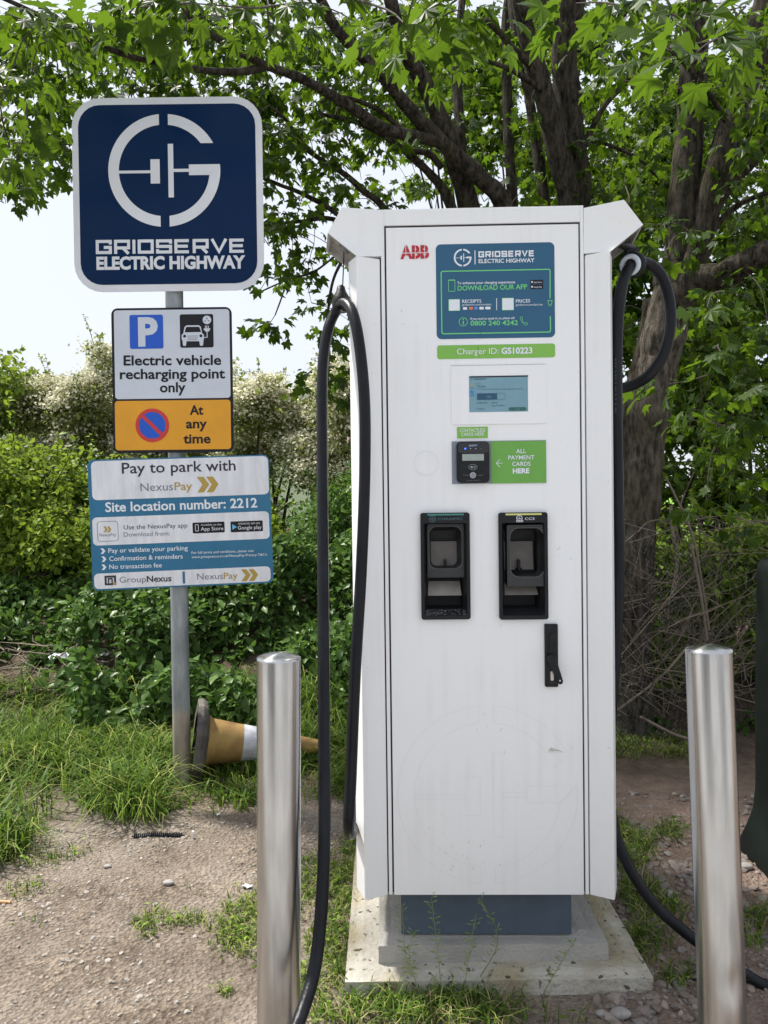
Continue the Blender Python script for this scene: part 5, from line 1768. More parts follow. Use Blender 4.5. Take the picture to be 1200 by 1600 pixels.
def bush(name, label, cat, px0, px1, ytop, d, n, size, m, T=OT, F=OF, clumps=26, rad_=(.18, .42), blossom=0, group=None, seed=0, ybot=None, dd=.7, stems=5, topjit=1.0):
    g = np.random.default_rng(seed + 100)
    xm = (px0 + px1) / 2
    a, b = at(px0, 780, d)[0], at(px1, 780, d)[0]
    ztop = at(xm, ytop, d)[2]
    xc = (a + b) / 2
    zb = float(gz(xc, d)) if ybot is None else at(xm, ybot, d)[2]
    base = np.array((xc, d, float(gz(xc, d))))
    rt = root(name, label, cat, loc=tuple(base), group=group)
    C, R = [], []
    for k in range(clumps):
        t = g.uniform(-1, 1)
        r = g.uniform(*rad_)
        top = (zb + (ztop - zb) * (1 - .16 * abs(t) ** 3 - .07 * math.sin(5.3 * t + seed * 1.7) - .05 * math.sin(11 * t + seed))) - r * .7
        z = g.uniform(min(zb + r * .5, top), top) if k > clumps * .4 else top - g.uniform(0, .25) * topjit
        C.append((xc + t * (b - a) / 2 * (1 - .15 * (z > top - .1)), d + g.uniform(-dd, dd) * (1 - .3 * abs(t)), z)); R.append(r)
    o, P = crown(rt, base, C, R, n, size, T, F, m, 'foliage', seed, shell=.5)
    if blossom:
        bc = MB()
        C2, R2 = np.array(C), np.array(R)
        gi = g.choice(len(C), blossom, p=R2 ** 2 / (R2 ** 2).sum())
        u = g.normal(0, 1, (blossom, 3)) + (0, -.5, .9); u /= np.linalg.norm(u, axis=1, keepdims=True)
        ctr = C2[gi] + u * R2[gi][:, None] * (1.02, 1.02, .85)
        k = 20
        Pb = np.repeat(ctr, k, 0) + g.normal(0, .05, (blossom * k, 3)) * (1.3, 1.1, .6)
        Vb, Fb = scatter(QT * (1, 1, 1), QF, Pb, frames(g.normal(0, 1, (len(Pb), 3)), g.normal(0, .5, (len(Pb), 3)) + (0, -.3, 1)), g.uniform(.022, .045, len(Pb)))
        np_mesh('blossom', Vb - base, Fb, BLOS, rt, kind='stuff')
    tw = MB()
    # loose sprigs that break the outline
    ns = max(20, n // 160)
    C3, R3 = np.array(C), np.array(R)
    gi = g.choice(len(C), ns)
    u = g.normal(0, 1, (ns, 3)) * (1, .8, .7) + (0, -.25, .55); u /= np.linalg.norm(u, axis=1, keepdims=True)
    p0 = C3[gi] + u * R3[gi][:, None] * .7
    ln = (R3[gi] * .4 + g.uniform(.12, .38, ns)) * min(1.3, (ztop - zb) / 1.2 + .3)
    nl = 14
    tt = np.linspace(.25, 1, nl)
    droop = -.25 * ln[:, None, None] * (tt ** 2)[None, :, None] * np.array((0, 0, 1.0))
    PS = (p0[:, None] + u[:, None] * ln[:, None, None] * tt[None, :, None] + droop).reshape(-1, 3)
    DS_ = np.repeat(u, nl, 0) * .5 + g.normal(0, .7, PS.shape)
    Vs, Fs = scatter(T, F, PS, frames(DS_, g.normal(0, .5, PS.shape) + (0, -.2, 1)), size * g.uniform(.7, 1.35, len(PS)))
    np_mesh('sprigs', Vs - base, Fs, m, rt, kind='stuff')
    for k in range(ns):
        tw.tube([p0[k] - u[k] * R3[gi[k]] * .4 - base, p0[k] + u[k] * ln[k] * .5 - base, PS[k * nl + nl - 1] - base], [.005, .003, .0015], 3)
    for k in range(stems):
        e = C[k % len(C)]
        s0 = base + (g.normal(0, .12), g.normal(0, .1), -.05)
        P_ = smoothpath([s0, (s0 + e) / 2 + g.normal(0, .1, 3), np.array(e)], 5)
        tw.tube([p - base for p in P_], list(np.linspace(.03, .008, len(P_))), 6)
    tw.build('stems', BARK, rt, smooth=True, kind='stuff')
    return rt


HG = 'hawthorns in blossom behind the bank'
bush('hawthorn_bush', 'hawthorn in white blossom left of the signs', 'bush', 20, 260, 572, 9.0, 30000, .048, HAW, blossom=2500, group=HG, seed=1, clumps=90, rad_=(.10, .34), topjit=1.5)
bush('hawthorn_bush', 'hawthorn in white blossom right behind the three signs', 'bush', 170, 420, 585, 9.6, 28000, .048, HAW, blossom=2400, group=HG, seed=2, clumps=90, rad_=(.10, .34), topjit=1.5)
bush('hawthorn_bush', 'loose blossoming hawthorn between the signs and the black cable', 'bush', 355, 500, 606, 8.6, 9500, .045, HAW, blossom=1150, group=HG, seed=3, clumps=52, rad_=(.09, .26), ybot=770, topjit=1.8)
bush('hawthorn_bush', 'dense hawthorn with white flowers close behind the left cable', 'bush', 470, 640, 590, 7.8, 18000, .042, HAW, blossom=1300, group=HG, seed=4, clumps=80, rad_=(.09, .28), ybot=960)
bush('leafy_tree', 'fresh green treetop at the left edge above the hawthorn', 'tree', -160, 45, 560, 8.4, 9000, .07, ELD, group=None, seed=5, clumps=22, rad_=(.25, .5))
bush('elder_bush', 'bright green elder bush at the left edge below the hawthorn', 'bush', -90, 130, 690, 6.2, 15000, .05, ELD, seed=6, clumps=95, rad_=(.08, .26), ybot=900)
bush('elder_bush', 'lower bright elder bush left of the pay to park sign', 'bush', 40, 260, 790, 5.9, 14000, .045, ELD, seed=7, clumps=85, rad_=(.07, .22), ybot=950)
bush('bramble_thicket', 'dark bramble thicket under the elders at the left edge', 'bush', -80, 270, 905, 5.55, 15000, .05, IVY, seed=15, clumps=95, rad_=(.06, .2), dd=.35)
bush('mixed_hedge', 'dense mixed green hedge right behind the pay to park sign', 'hedge', 40, 425, 740, 7.3, 26000, .05, ELD, seed=16, clumps=130, rad_=(.08, .28), ybot=960)
bush('mixed_hedge', 'dense mixed green hedge between the black cables and the bank', 'hedge', 488, 640, 745, 6.6, 11000, .045, IVY, seed=17, clumps=70, rad_=(.08, .24), ybot=980)
bush('low_shrub', 'small lime green shrub at the left edge of the bank', 'shrub', -60, 150, 1022, 5.15, 5200, .045, LIME, seed=8, clumps=22, rad_=(.08, .18), ybot=1090, dd=.25)
bush('flowering_shrub', 'low shrub with cream flowers just right of the post below the signs', 'shrub', 235, 345, 925, 5.9, 3800, .045, HAW, blossom=240, seed=9, clumps=14, rad_=(.1, .2), ybot=985, dd=.3)
bush('hedge', 'dark hedge at the back behind the hawthorns', 'hedge', -400, 420, 640, 12.5, 22000, .09, UNDER, T=QT, F=QF, seed=10, clumps=70, rad_=(.4, .8))
bush('tree_clump', 'shaded trees far behind the wire fence on the right', 'tree', 900, 1420, 200, 8.6, 52000, .065, MAPLE_B, T=LT, F=LF, seed=11, clumps=120, rad_=(.18, .5), ybot=1000, dd=1.2, stems=10)
bush('tree_clump', 'sunlit trees behind the charger top between the maple stems', 'tree', 610, 980, 60, 9.6, 17000, .065, MAPLE_B, T=LT, F=LF, seed=12, clumps=48, rad_=(.15, .4), ybot=1000, dd=1.4, stems=8)
bush('undergrowth_bush', 'dark undergrowth tangled behind the wire fence', 'bush', 940, 1260, 830, 4.75, 12000, .05, ELD, seed=13, clumps=80, rad_=(.07, .22), dd=.35)
bush('sapling', 'thin dark sapling behind the maple at the right edge', 'tree', 1080, 1160, 480, 5.8, 3000, .06, MAPLE_B, T=LT, F=LF, seed=14, clumps=12, rad_=(.12, .25), dd=.3, stems=6)

# ---- creepers and bramble on the bank: ground cover nobody could count
g = np.random.default_rng(77)
N = 44000
X = g.uniform(-3.2, .35, N); Y = g.uniform(3.75, 6.6, N)
Z = gz(X, Y)
lump = fbm(X * 2.2, Y * 2.2, 3, 40)
q = to_px(np.stack((X, Y, Z), 1))
okm = (q[:, 1] < np.where(q[:, 0] > 110, 1172, 1125) + 40 * (fbm(q[:, 0] / 60, q[:, 0] * 0, 2, 2) - .5)) & (q[:, 0] > -60) & (q[:, 0] < 640)
bare = (q[:, 0] < 190) & (q[:, 1] > 1045) & (q[:, 1] < 1110) & (lump < .56)
okm &= ~bare & (lump > .22) & ~((q[:, 0] < 215) & (q[:, 1] < 985))
X, Y, Z, lump = X[okm], Y[okm], Z[okm], lump[okm]
h = np.clip((lump - .24) * 1.15, .03, .46) * g.uniform(.1, 1, len(X)) ** .6
P = np.stack((X, Y, Z + h), 1)
D = g.normal(0, 1, P.shape) + (0, -.5, -.45); Nn = g.normal(0, .45, P.shape) + (0, -.35, 1)
V, F = scatter(OT, OF, P, frames(D, Nn), g.uniform(.035, .085, len(P)))
np_mesh('bank_creepers', V, F, IVY, label='tangle of bramble and creeper leaves covering the bank', category='ground cover', kind='stuff')
N = 5000
X = g.uniform(.9, 3.2, N); Y = g.uniform(4.05, 5.2, N)
lump = fbm(X * 3, Y * 3, 3, 60)
k = lump > .42
X, Y, lump = X[k], Y[k], lump[k]
P = np.stack((X, Y, gz(X, Y) + g.random(len(X)) * (lump - .38) * .8), 1)
V, F = scatter(OT, OF, P, frames(g.normal(0, 1, P.shape) + (0, -.3, -.2), g.normal(0, .45, P.shape) + (0, -.2, 1)), g.uniform(.025, .07, len(P)))
np_mesh('fence_foot_weeds', V, F, UNDER, label='low dark weeds along the foot of the wire fence', category='weeds', kind='stuff')

# ---- wire fence with dead twigs
A0, A1 = at(925, 790, 3.60), at(1260, 868, 4.45)
fb = (A0 + A1) / 2; fb[2] = 0
WF = root('wire_fence', 'sagging chain link fence in front of the leaning maple', 'fence', loc=tuple(fb))
mb = MB()
Wd = np.linalg.norm((A1 - A0)[:2]); ex = np.array(((A1 - A0)[0], (A1 - A0)[1], 0)) / Wd
nw = int(Wd / .055)
for i in range(nw):
    for s_ in (0, 1):
        pts = []
        top = A0[2] + (A1[2] - A0[2]) * i / nw - .10 * math.sin(math.pi * i / nw)
        nr = int((top - .02) / .03)
        for j in range(nr + 1):
            u = (i + (.5 if (j + s_) % 2 else 0)) * .055
            bulge = .06 * math.sin(i * .5 + j * .12) * math.sin(j * .2)
            pp_ = np.array((A0[0], A0[1], 0)) + ex * u + np.array((-ex[1], ex[0], 0)) * bulge
            pts.append(pp_ + (0, 0, top - j * .03) - fb)
        mb.tube(pts, .0019, 3, caps=False)
mb.build('wire_mesh', mat('fence_wire', (.03, .032, .033), .55, metal=.3), WF, kind='stuff')
mb = MB().tube([A0 - fb, (A0 + A1) / 2 - fb + (0, 0, -.10), A1 - fb], .002, 5)
mb.build('top_wire', MATS['fence_wire'], WF)
for q_ in (A0, A1):
    MB().tube([(q_[0] - fb[0], q_[1] - fb[1], -.1), (q_[0] - fb[0], q_[1] - fb[1], q_[2] + .03)], .024, 10).build('fence_post', GALV, WF, smooth=True)
mb = MB()
g = np.random.default_rng(5)
for k in range(330):
    px, py = g.uniform(955, 1185), g.uniform(800, 1125)
    if g.random() < .35: py = g.uniform(960, 1125)
    d = g.uniform(3.65, 4.15) + .0018 * (px - 955)
    a = at(px, py, d)
    ang = g.choice((g.normal(1.3, .45), g.normal(2.3, .5), g.normal(.4, .4)))
    Ln = g.uniform(.15, .6)
    b_ = a + np.array((math.cos(ang) * Ln, g.normal(0, .08), math.sin(ang) * Ln))
    b_[2] = np.clip(b_[2], .02, 1.15); a[2] = max(a[2], .02)
    mid = (a + b_) / 2 + g.normal(0, .09 * Ln, 3)
    mid2 = (mid + b_) / 2 + g.normal(0, .07 * Ln, 3)
    r = g.uniform(.0012, .0036)
    mb.tube(smoothpath([a, mid, mid2, b_], 2), list(np.linspace(r, r * .45, 7)), 4)
for pts, r in ((((1048, 790, 3.9), (1052, 840, 3.9), (1058, 880, 3.9), (1050, 930, 3.88)), .009), (((1040, 745, 4.0), (1080, 830, 3.95), (1100, 930, 3.9), (1108, 985, 3.88)), .006), (((1080, 850, 3.9), (1095, 930, 3.85), (1105, 1000, 3.85)), .007), (((965, 1110, 3.8), (1030, 1060, 3.8), (1075, 1010, 3.85)), .006), (((1000, 1120, 3.8), (1060, 1150, 3.75), (1110, 1160, 3.8)), .008)):
    mb.tube(smoothpath([at(*p) for p in pts], 5), r, 6)
mb.build('dead_twigs', DEAD, label='tangle of dead grey twigs caught in the wire fence', category='twigs', kind='stuff')
mb = MB()
for k in range(190):
    px, py = g.uniform(-10, 260), g.uniform(1035, 1110)
    a = at(px, py, g.uniform(4.3, 4.9)); a[2] = float(gz(a[0], a[1])) + g.uniform(.01, .13)
    ang = g.uniform(0, math.pi); Ln = g.uniform(.08, .38)
    b_ = a + np.array((math.cos(ang) * Ln, math.sin(ang) * Ln * .5, g.normal(0, .06)))
    mb.tube([a, (a + b_) / 2 + g.normal(0, .015, 3), b_], [g.uniform(.002, .007), .004, .0015], 4)
for k in range(60):     # bare stems arching under the elders
    px, py = g.uniform(0, 230), g.uniform(900, 1040)
    a = at(px, py, g.uniform(5.2, 5.7)); ang = g.uniform(.3, 2.8); Ln = g.uniform(.2, .7)
    b_ = a + np.array((math.cos(ang) * Ln, g.normal(0, .1), math.sin(ang) * Ln * .8))
    mb.tube(smoothpath([a, (a + b_) / 2 + g.normal(0, .05, 3), b_], 3), list(np.linspace(.004, .0015, 7)), 4)
mb.build('bank_twigs', DEAD, label='litter of dry twigs and stems lying on the bank', category='twigs', kind='stuff')


# ---- grass
def blades(name, P, L, W, lean, m, label, seed, droop=1.0):
    g = np.random.default_rng(seed)
    n = len(P)
    a = g.uniform(0, 2 * math.pi, n)
    dx = np.stack((np.cos(a), np.sin(a), 0 * a), 1)
    sx = np.stack((-np.sin(a), np.cos(a), 0 * a), 1)
    out = []
    for t in (0, .38, .72):
        c0 = P + np.outer(L * t * (1 - .25 * t * t), (0, 0, 1)) * (1 - lean[:, None] * .45 * t * droop) + dx * (L * lean * t * t)[:, None]
        wd = W * (1, .9, .6)[(0, .38, .72).index(t)]
        out += [c0 - sx * wd[:, None] / 2, c0 + sx * wd[:, None] / 2]
    tip = P + np.outer(L * .86, (0, 0, 1)) * (1 - lean[:, None] * .75 * droop) + dx * (L * lean)[:, None]
    out.append(tip)
    V = np.stack(out, 1).reshape(-1, 3)
    F0 = np.array([(0, 1, 3), (0, 3, 2), (2, 3, 5), (2, 5, 4), (4, 5, 6)])
    F = (F0[None] + (np.arange(n) * 7)[:, None, None]).reshape(-1, 3)
    return np_mesh(name, V, F, m, label=label, category='grass', kind='stuff')


def ground_points(n, x0, x1, y0, y1, accept, seed):
    g = np.random.default_rng(seed)
    X, Y = g.uniform(x0, x1, n), g.uniform(y0, y1, n)
    Z = gz(X, Y)
    q = to_px(np.stack((X, Y, Z), 1))
    k = accept(q[:, 0], q[:, 1], g.random(n), X, Y)
    return np.stack((X, Y, Z - .004), 1)[k]


def edge_left(px):
    """lower edge of the long grass on the left, in photo rows"""
    xs_ = [-100, 0, 40, 75, 110, 140, 200, 260, 320, 400, 450, 500, 560, 620]
    ys_ = [1400, 1385, 1345, 1290, 1262, 1285, 1292, 1290, 1270, 1275, 1268, 1262, 1250, 1240]
    return np.interp(px, xs_, ys_)


def acc_long(px, py, u, X, Y):
    e = edge_left(px) + 16 * (vnoise(px / 14, py * 0, 4) - .5)
    den = np.clip((e - py) / 26, 0, 1)
    n_ = fbm(X * 5, Y * 5, 3, 15)
    return (py < e) & (py > 1085) & (px > -120) & (px < 640) & (u < den * np.clip((n_ - .30) * 3.2, .08, 1))


def charger_free(X, Y):
    return ~((X > fx0 + .005) & (X < fx1 - .005) & (Y > fy0 + .005) & (Y < fy1))


P = ground_points(56000, -2.9, .2, 2.6, 4.6, acc_long, 1)
g = np.random.default_rng(3)
L = g.uniform(.10, .36, len(P)) * (1 - .45 * sst(2.95, 2.6, P[:, 1]))
cone_px = to_px(P)
L = np.where((cone_px[:, 0] > 305) & (cone_px[:, 0] < 540) & (cone_px[:, 1] > 1190), L * .42, L)
L = np.where((cone_px[:, 0] > 252) & (cone_px[:, 0] < 312) & (cone_px[:, 1] > 1214), L * .3, L)
blades('long_grass', P, L, g.uniform(.004, .0095, len(P)), g.uniform(.2, 1.15, len(P)), GRASS, 'long green grass growing round the foot of the post', 2)
k = g.random(len(P)) < .12
blades('bent_grass', P[k] + (.01, -.01, 0), L[k] * 1.15, g.uniform(.003, .006, k.sum()), g.uniform(.6, 1.2, k.sum()), GRASSY, 'bent yellowing grass blades at the edge of the dirt', 4)
k = g.random(len(P)) < .05
blades('dry_grass', P[k] + (.01, .01, 0), L[k] * .9, g.uniform(.002, .004, k.sum()), g.uniform(.6, 1.3, k.sum()), GRASSD, 'dry straw-coloured blades among the long grass', 6)

PATCH = [(250, 1442, 42, 20, 1), (296, 1442, 26, 13, .8), (232, 1462, 16, 9, .6), (388, 1450, 58, 58, 1.1), (350, 1485, 24, 16, .8), (312, 1392, 18, 8, .3), (440, 1400, 40, 60, 1.1), (520, 1380, 60, 55, 1.1), (545, 1460, 50, 70, 1.2), (500, 1540, 40, 50, 1.1), (600, 1580, 130, 34, 1.2), (720, 1592, 110, 26, 1.0), (560, 1330, 40, 26, .9), (540, 1505, 34, 40, 1.5), (545, 1400, 44, 70, 1.3), (520, 1500, 50, 60, 1.2), (660, 1578, 160, 30, 1.4), (760, 1590, 80, 22, 1.2), (355, 1552, 14, 9, .8),
         (985, 1330, 40, 36, 1.0), (1000, 1400, 38, 32, 1.0), (1035, 1430, 40, 26, .9), (1010, 1480, 46, 28, .9), (1055, 1525, 34, 20, .7), (1190, 1440, 40, 20, 1.0), (1185, 1470, 30, 16, .6), (965, 1290, 24, 20, .8), (1050, 1300, 30, 18, .5), (985, 1160, 60, 28, .9), (1070, 1165, 60, 22, .8), (1150, 1190, 40, 16, .4),
         (60, 1345, 60, 16, .35), (105, 1335, 40, 14, .35), (40, 1390, 46, 16, .35), (45, 1440, 30, 12, .2), (20, 1290, 60, 60, .8), (560, 1210, 60, 50, .8), (760, 1600, 60, 14, .9), (1130, 1555, 26, 14, .5), (880, 1595, 50, 12, .25)]


def acc_patch(px, py, u, X, Y):
    d = np.zeros_like(px)
    for cx, cy, rx, ry, w in PATCH:
        d = np.maximum(d, w * np.clip(1.25 - ((px - cx) / rx) ** 2 - ((py - cy) / ry) ** 2, 0, 1))
    d = d * np.clip(1.9 * fbm(X * 16, Y * 16, 3, 70) - .3, .1, 1.1)
    return (u < d) & charger_free(X, Y)


P = ground_points(150000, -1.4, 1.6, 1.72, 4.3, acc_patch, 21)
g = np.random.default_rng(31)
L = g.uniform(.018, .06, len(P)) * (1 + .7 * (P[:, 0] > -.12) * (P[:, 1] < 2.9))
blades('short_grass', P, L, g.uniform(.002, .0045, len(P)), g.uniform(.2, 1.1, len(P)), GRASS, 'short grass in patches on the trodden dirt', 22)
k = g.random(len(P)) < .2
blades('short_dry_grass', P[k] + (.004, -.004, 0), L[k] * 1.1, g.uniform(.0018, .0035, k.sum()), g.uniform(.5, 1.3, k.sum()), GRASSD, 'dry straw blades in the short grass round the charger base', 23)
k = g.random(len(P)) < .16
blades('short_bright_grass', P[k] + (-.004, -.004, 0), L[k] * 1.1, g.uniform(.002, .0045, k.sum()), g.uniform(.4, 1.2, k.sum()), GRASSY, 'yellow-green blades in the short grass round the charger base', 24)
k = g.random(len(P)) < .22
cl = P[k]
V, F = scatter(OT, OF, cl + np.stack((0 * cl[:, 0], 0 * cl[:, 0], g.uniform(.005, .035, len(cl))), 1), frames(g.normal(0, 1, cl.shape) * (1, 1, .3), g.normal(0, .3, cl.shape) + (0, 0, 1)), g.uniform(.008, .022, len(cl)))
np_mesh('clover', V, F, ELD, label='small clover leaves mixed into the grass patches', category='ground cover', kind='stuff')

# seeding weed stalks in front of the plinth
WM = leaf_mat('weed_stalk', (.14, .22, .05), (.30, .38, .12), (.3, .4, .1), tw=.3)
for k, (x0, y0, x1, y1, x2, y2, d) in enumerate(((690, 1545, 682, 1470, 674, 1402, 1.96), (742, 1540, 778, 1470, 752, 1405, 1.97), (726, 1545, 733, 1490, 744, 1430, 1.95), (650, 1548, 634, 1490, 628, 1415, 1.97), (655, 1550, 640, 1500, 646, 1455, 1.93), (850, 1550, 872, 1512, 898, 1470, 1.93))):
    pts = smoothpath([at(x0, y0, d - .02), at(x1, y1, d), at(x2, y2, d + .01)], 8)
    b0 = pts[0].copy()
    b0[2] = 0
    W_ = root('seeding_weed', ('tall', 'bent', 'short', 'leftmost', 'small leafy', 'rightmost')[k] + ' thin seeding weed stalk before the grey plinth', 'weed', loc=tuple(b0), group='seeding weeds before the plinth')
    pts = [b0 + (0, 0, -.01)] + pts
    MB().tube([p - b0 for p in pts], list(np.linspace(.0012, .0005, len(pts))), 5).build('stem', WM, W_)
    mb = MB()
    g = np.random.default_rng(k)
    for p in pts[5:]:
        for q in range(2):
            u = np.array((g.normal(), g.normal(0, .5), .35)); u /= np.linalg.norm(u)
            e = p + u * g.uniform(.008, .018)
            s2 = np.cross(u, (0, 1, 0)) * .0016
            mb.add([p - b0, e - s2 - b0, e + u * .005 - b0, e + s2 - b0], [(0, 1, 2, 3)])
    mb.build('seed_pods', WM, W_, kind='stuff')


# ---- stones
def pebble(seed):
    g = np.random.default_rng(seed)
    t = (1 + 5 ** .5) / 2
    V = np.array([(-1, t, 0), (1, t, 0), (-1, -t, 0), (1, -t, 0), (0, -1, t), (0, 1, t), (0, -1, -t), (0, 1, -t), (t, 0, -1), (t, 0, 1), (-t, 0, -1), (-t, 0, 1)]) / 1.9
    V = V * g.uniform(.65, 1.25, (12, 1)) * (1, .75, .5)
    F = [(0, 11, 5), (0, 5, 1), (0, 1, 7), (0, 7, 10), (0, 10, 11), (1, 5, 9), (5, 11, 4), (11, 10, 2), (10, 7, 6), (7, 1, 8), (3, 9, 4), (3, 4, 2), (3, 2, 6), (3, 6, 8), (3, 8, 9), (4, 9, 5), (2, 4, 11), (6, 2, 10), (8, 6, 7), (9, 8, 1)]
    return V, np.array(F)


def stone_mat(name, stops):
    m = bpy.data.materials.new(name); m.use_nodes = True
    n, l = m.node_tree.nodes, m.node_tree.links
    b = n['Principled BSDF']; b.inputs['Roughness'].default_value = .85; b.inputs['Specular IOR Level'].default_value = .25
    ge, oi = n.new('ShaderNodeNewGeometry'), n.new('ShaderNodeObjectInfo')
    a = n.new('ShaderNodeMath'); f_ = n.new('ShaderNodeMath'); f_.operation = 'FRACT'
    l.new(ge.outputs['Random Per Island'], a.inputs[0]); l.new(oi.outputs['Random'], a.inputs[1]); l.new(a.outputs[0], f_.inputs[0])
    r = n.new('ShaderNodeValToRGB')
    e = r.color_ramp.elements
    e[0].color, e[1].color = (*stops[0], 1), (*stops[-1], 1)
    for i, s_ in enumerate(stops[1:-1]):
        e.new((i + 1) / (len(stops) - 1)).color = (*s_, 1)
    l.new(f_.outputs[0], r.inputs['Fac'])
    nz = n.new('ShaderNodeTexNoise'); nz.inputs['Scale'].default_value = 60; nz.inputs['Detail'].default_value = 5
    tc = n.new('ShaderNodeTexCoord'); l.new(tc.outputs['Object'], nz.inputs['Vector'])
    x = n.new('ShaderNodeMix'); x.data_type = 'RGBA'; x.blend_type = 'OVERLAY'; x.inputs['Factor'].default_value = .5
    l.new(r.outputs['Color'], x.inputs['A']); l.new(nz.outputs['Fac'], x.inputs['B']); l.new(x.outputs['Result'], b.inputs['Base Color'])
    return m


SLATE = stone_mat('broken_slate', [(.14, .11, .092), (.22, .18, .155), (.19, .17, .16), (.29, .25, .215), (.12, .105, .10)])
DIRTP = stone_mat('dirt_pebble', [(.20, .17, .135), (.28, .25, .21), (.25, .235, .22), (.34, .31, .275), (.17, .145, .12)])


def acc_gravel(px, py, u, X, Y):
    right = (px > 950) & (py > 1240) & (px < 1260)
    front = (py > 1555) & (px > 800) & (px < 1100)
    n_ = fbm(X * 6, Y * 6, 3, 33)
    return (right & (u < np.clip((n_ - .25) * 2, .15, 1)) | front) & charger_free(X, Y)


def acc_dirt(px, py, u, X, Y):
    n_ = fbm(X * 3, Y * 3, 3, 44)
    return (px > -40) & (px < 560) & (py > 1285) & (u < np.clip((n_ - .32) * 2.2, .03, 1)) & charger_free(X, Y)


def lay_stones(pts, lo, hi, m, name, keep, seed, pw=2.2, flat=1.0):
    g = np.random.default_rng(seed)
    n = len(pts)
    S = lo + (hi - lo) * g.random(n) ** pw
    yaw = g.uniform(0, 2 * math.pi, n)
    nm = g.normal(0, .28, (n, 3)) + (0, 0, 1)
    R = frames(np.stack((np.cos(yaw), np.sin(yaw), 0 * yaw), 1), nm)
    P = pts + np.stack((0 * S, 0 * S, S * .12 + .003), 1)
    dist = np.linalg.norm(P - CP, axis=1)
    q = to_px(P)
    vis = (q[:, 0] > 0) & (q[:, 0] < 1200) & (q[:, 1] < 1600)
    big = np.argsort(-np.where(vis, S / dist, 0))[:keep]
    ms = np.ones(n, bool); ms[big] = False
    Vs, Fs, off = [], [], 0
    kind = g.integers(0, 6, n)
    tmpl = [pebble(seed * 10 + k) for k in range(6)]
    for k in range(6):
        ix = ms & (kind == k)
        V, F = scatter(tmpl[k][0] * (1, 1, flat), tmpl[k][1], P[ix], R[ix], S[ix])
        Vs.append(V); Fs.append(F + off); off += len(V)
    np_mesh(name, np.vstack(Vs), np.vstack(Fs), m, ground, kind='stuff')
    ms_ = []
    for k in range(6):
        me = bpy.data.meshes.new('stone'); me.from_pydata([tuple(p) for p in tmpl[k][0] * (1, 1, flat)], [], [tuple(f) for f in tmpl[k][1].tolist()]); me.materials.append(m); ms_.append(me)
    for b in big:
        o = bpy.data.objects.new('stone', ms_[kind[b]])
        M4 = np.eye(4); M4[:3, :3] = R[b] * S[b]; M4[:3, 3] = P[b]
        o.parent = ground; o.matrix_local = Matrix(M4); COL.objects.link(o)


lay_stones(ground_points(6500, .5, 1.75, 1.70, 3.3, acc_gravel, 51), .006, .024, SLATE, 'slate_gravel', 190, 3, flat=.8)
lay_stones(ground_points(12000, -1.5, .05, 1.8, 3.1, acc_dirt, 52),   .002, .011, DIRTP, 'small_pebbles', 100, 4, pw=3.6, flat=.9)
bigs = [(970, 1590, .030, 0), (1165, 1362, .030, 1), (940, 1588, .02, 2), (1045, 1400, .022, 3), (168, 1356, .018, 4), (610 / 2.86 + 50, 1384, .025, 5)]
for k, (px, py, s_, t) in enumerate(bigs):
    V, F = pebble(900 + t)
    V = V / np.linalg.norm(V, axis=1, keepdims=True) * (1, .8, .6) * (1 if t < 2 else .9)
    p = lay_on(px, py, s_ * .3)
    o = MB().add(V * s_, F.tolist()).build('stone', stone_mat('pale_stone_%d' % k, [(.29, .275, .26), (.31, .295, .28)]), ground, smooth=True)
    md = o.modifiers.new('round', 'SUBSURF'); md.levels = md.render_levels = 2
    o.location = p

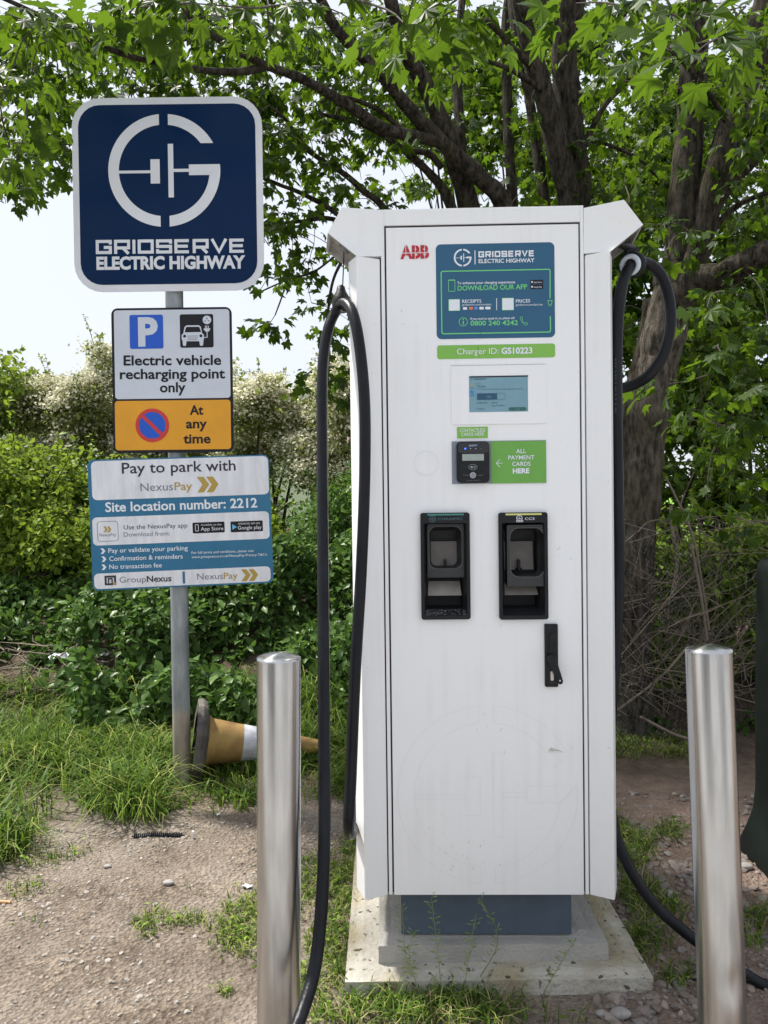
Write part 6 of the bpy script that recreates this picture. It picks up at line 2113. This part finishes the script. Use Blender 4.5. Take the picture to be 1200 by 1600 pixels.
# ---- far glimpse between the bushes: house, rail and wheelbarrow on the lawn
HB = at(455, 780, 26.0); HB[2] = 0
HS = root('house', 'pale house glimpsed through the hawthorn gap', 'house', loc=tuple(HB))
MB().box(-6, 6, 0, 6, -.2, 2.7).build('wall', mat('house_render', (.62, .58, .52), .9, var=.1, vscale=1), HS)
MB().add([(-6.4, -.4, 2.6), (6.4, -.4, 2.6), (6.4, 3, 4.6), (-6.4, 3, 4.6), (-6.4, 6.4, 2.6), (6.4, 6.4, 2.6)], [(0, 1, 2, 3), (3, 2, 5, 4), (0, 3, 4), (1, 5, 2)]).build('roof', mat('house_roof', (.16, .12, .10), .9), HS)
for xx in (-3.2, .6, 3.4):
    w_ = MB().box(xx, xx + 1.2, -.05, .02, .95, 2.1).build('window', SIGNWHITE, HS)
    MB().box(xx + .08, xx + 1.12, -.07, -.02, 1.02, 2.03).build('pane', mat('dark_glass', (.03, .035, .04), .08), w_)
RB = at(452, 884, 14.5)
RL = root('rail_fence', 'dark horizontal rail beyond the bank on the lawn', 'fence', loc=(RB[0], RB[1], 0))
MB().box(-4, 2.2, -.03, .03, RB[2] - .06, RB[2] + .06).build('rail', mat('rail_dark', (.03, .028, .025), .8), RL)
for xx in (-3.9, -1.9, .2, 2.1):
    MB().box(xx - .05, xx + .05, .04, .12, -.1, RB[2] + .1).build('rail_post', MATS['rail_dark'], RL)
WB0 = ground_at(433, 853)
WBR = root('wheelbarrow', 'small red wheelbarrow on the bright lawn beyond the bank', 'wheelbarrow', loc=tuple(WB0))
REDP = mat('barrow_red', srgb(214, 44, 52), .4)
mb = MB().add([(-.30, -.22, .20), (.16, -.22, .20), (.16, .22, .20), (-.30, .22, .20), (-.46, -.33, .50), (.34, -.33, .46), (.34, .33, .46), (-.46, .33, .50)], [(0, 1, 5, 4), (1, 2, 6, 5), (2, 3, 7, 6), (3, 0, 4, 7), (0, 3, 2, 1)])
mb.build('tub', REDP, WBR)
MB().lathe([(.17, -.04), (.19, -.02), (.19, .02), (.17, .04)], c=(.42, 0, .19), sides=20, axis='y').build('wheel', BLKPL, WBR, smooth=True)
for s_ in (-1, 1):
    MB().tube([(.42, s_ * .06, .19), (-.1, s_ * .24, .2), (-.8, s_ * .28, .55)], .02, 8).build('handle', REDP, WBR, smooth=True)
    MB().tube([(-.15, s_ * .24, .22), (-.25, s_ * .25, 0)], .018, 6).build('leg', BLKPL, WBR, smooth=True)
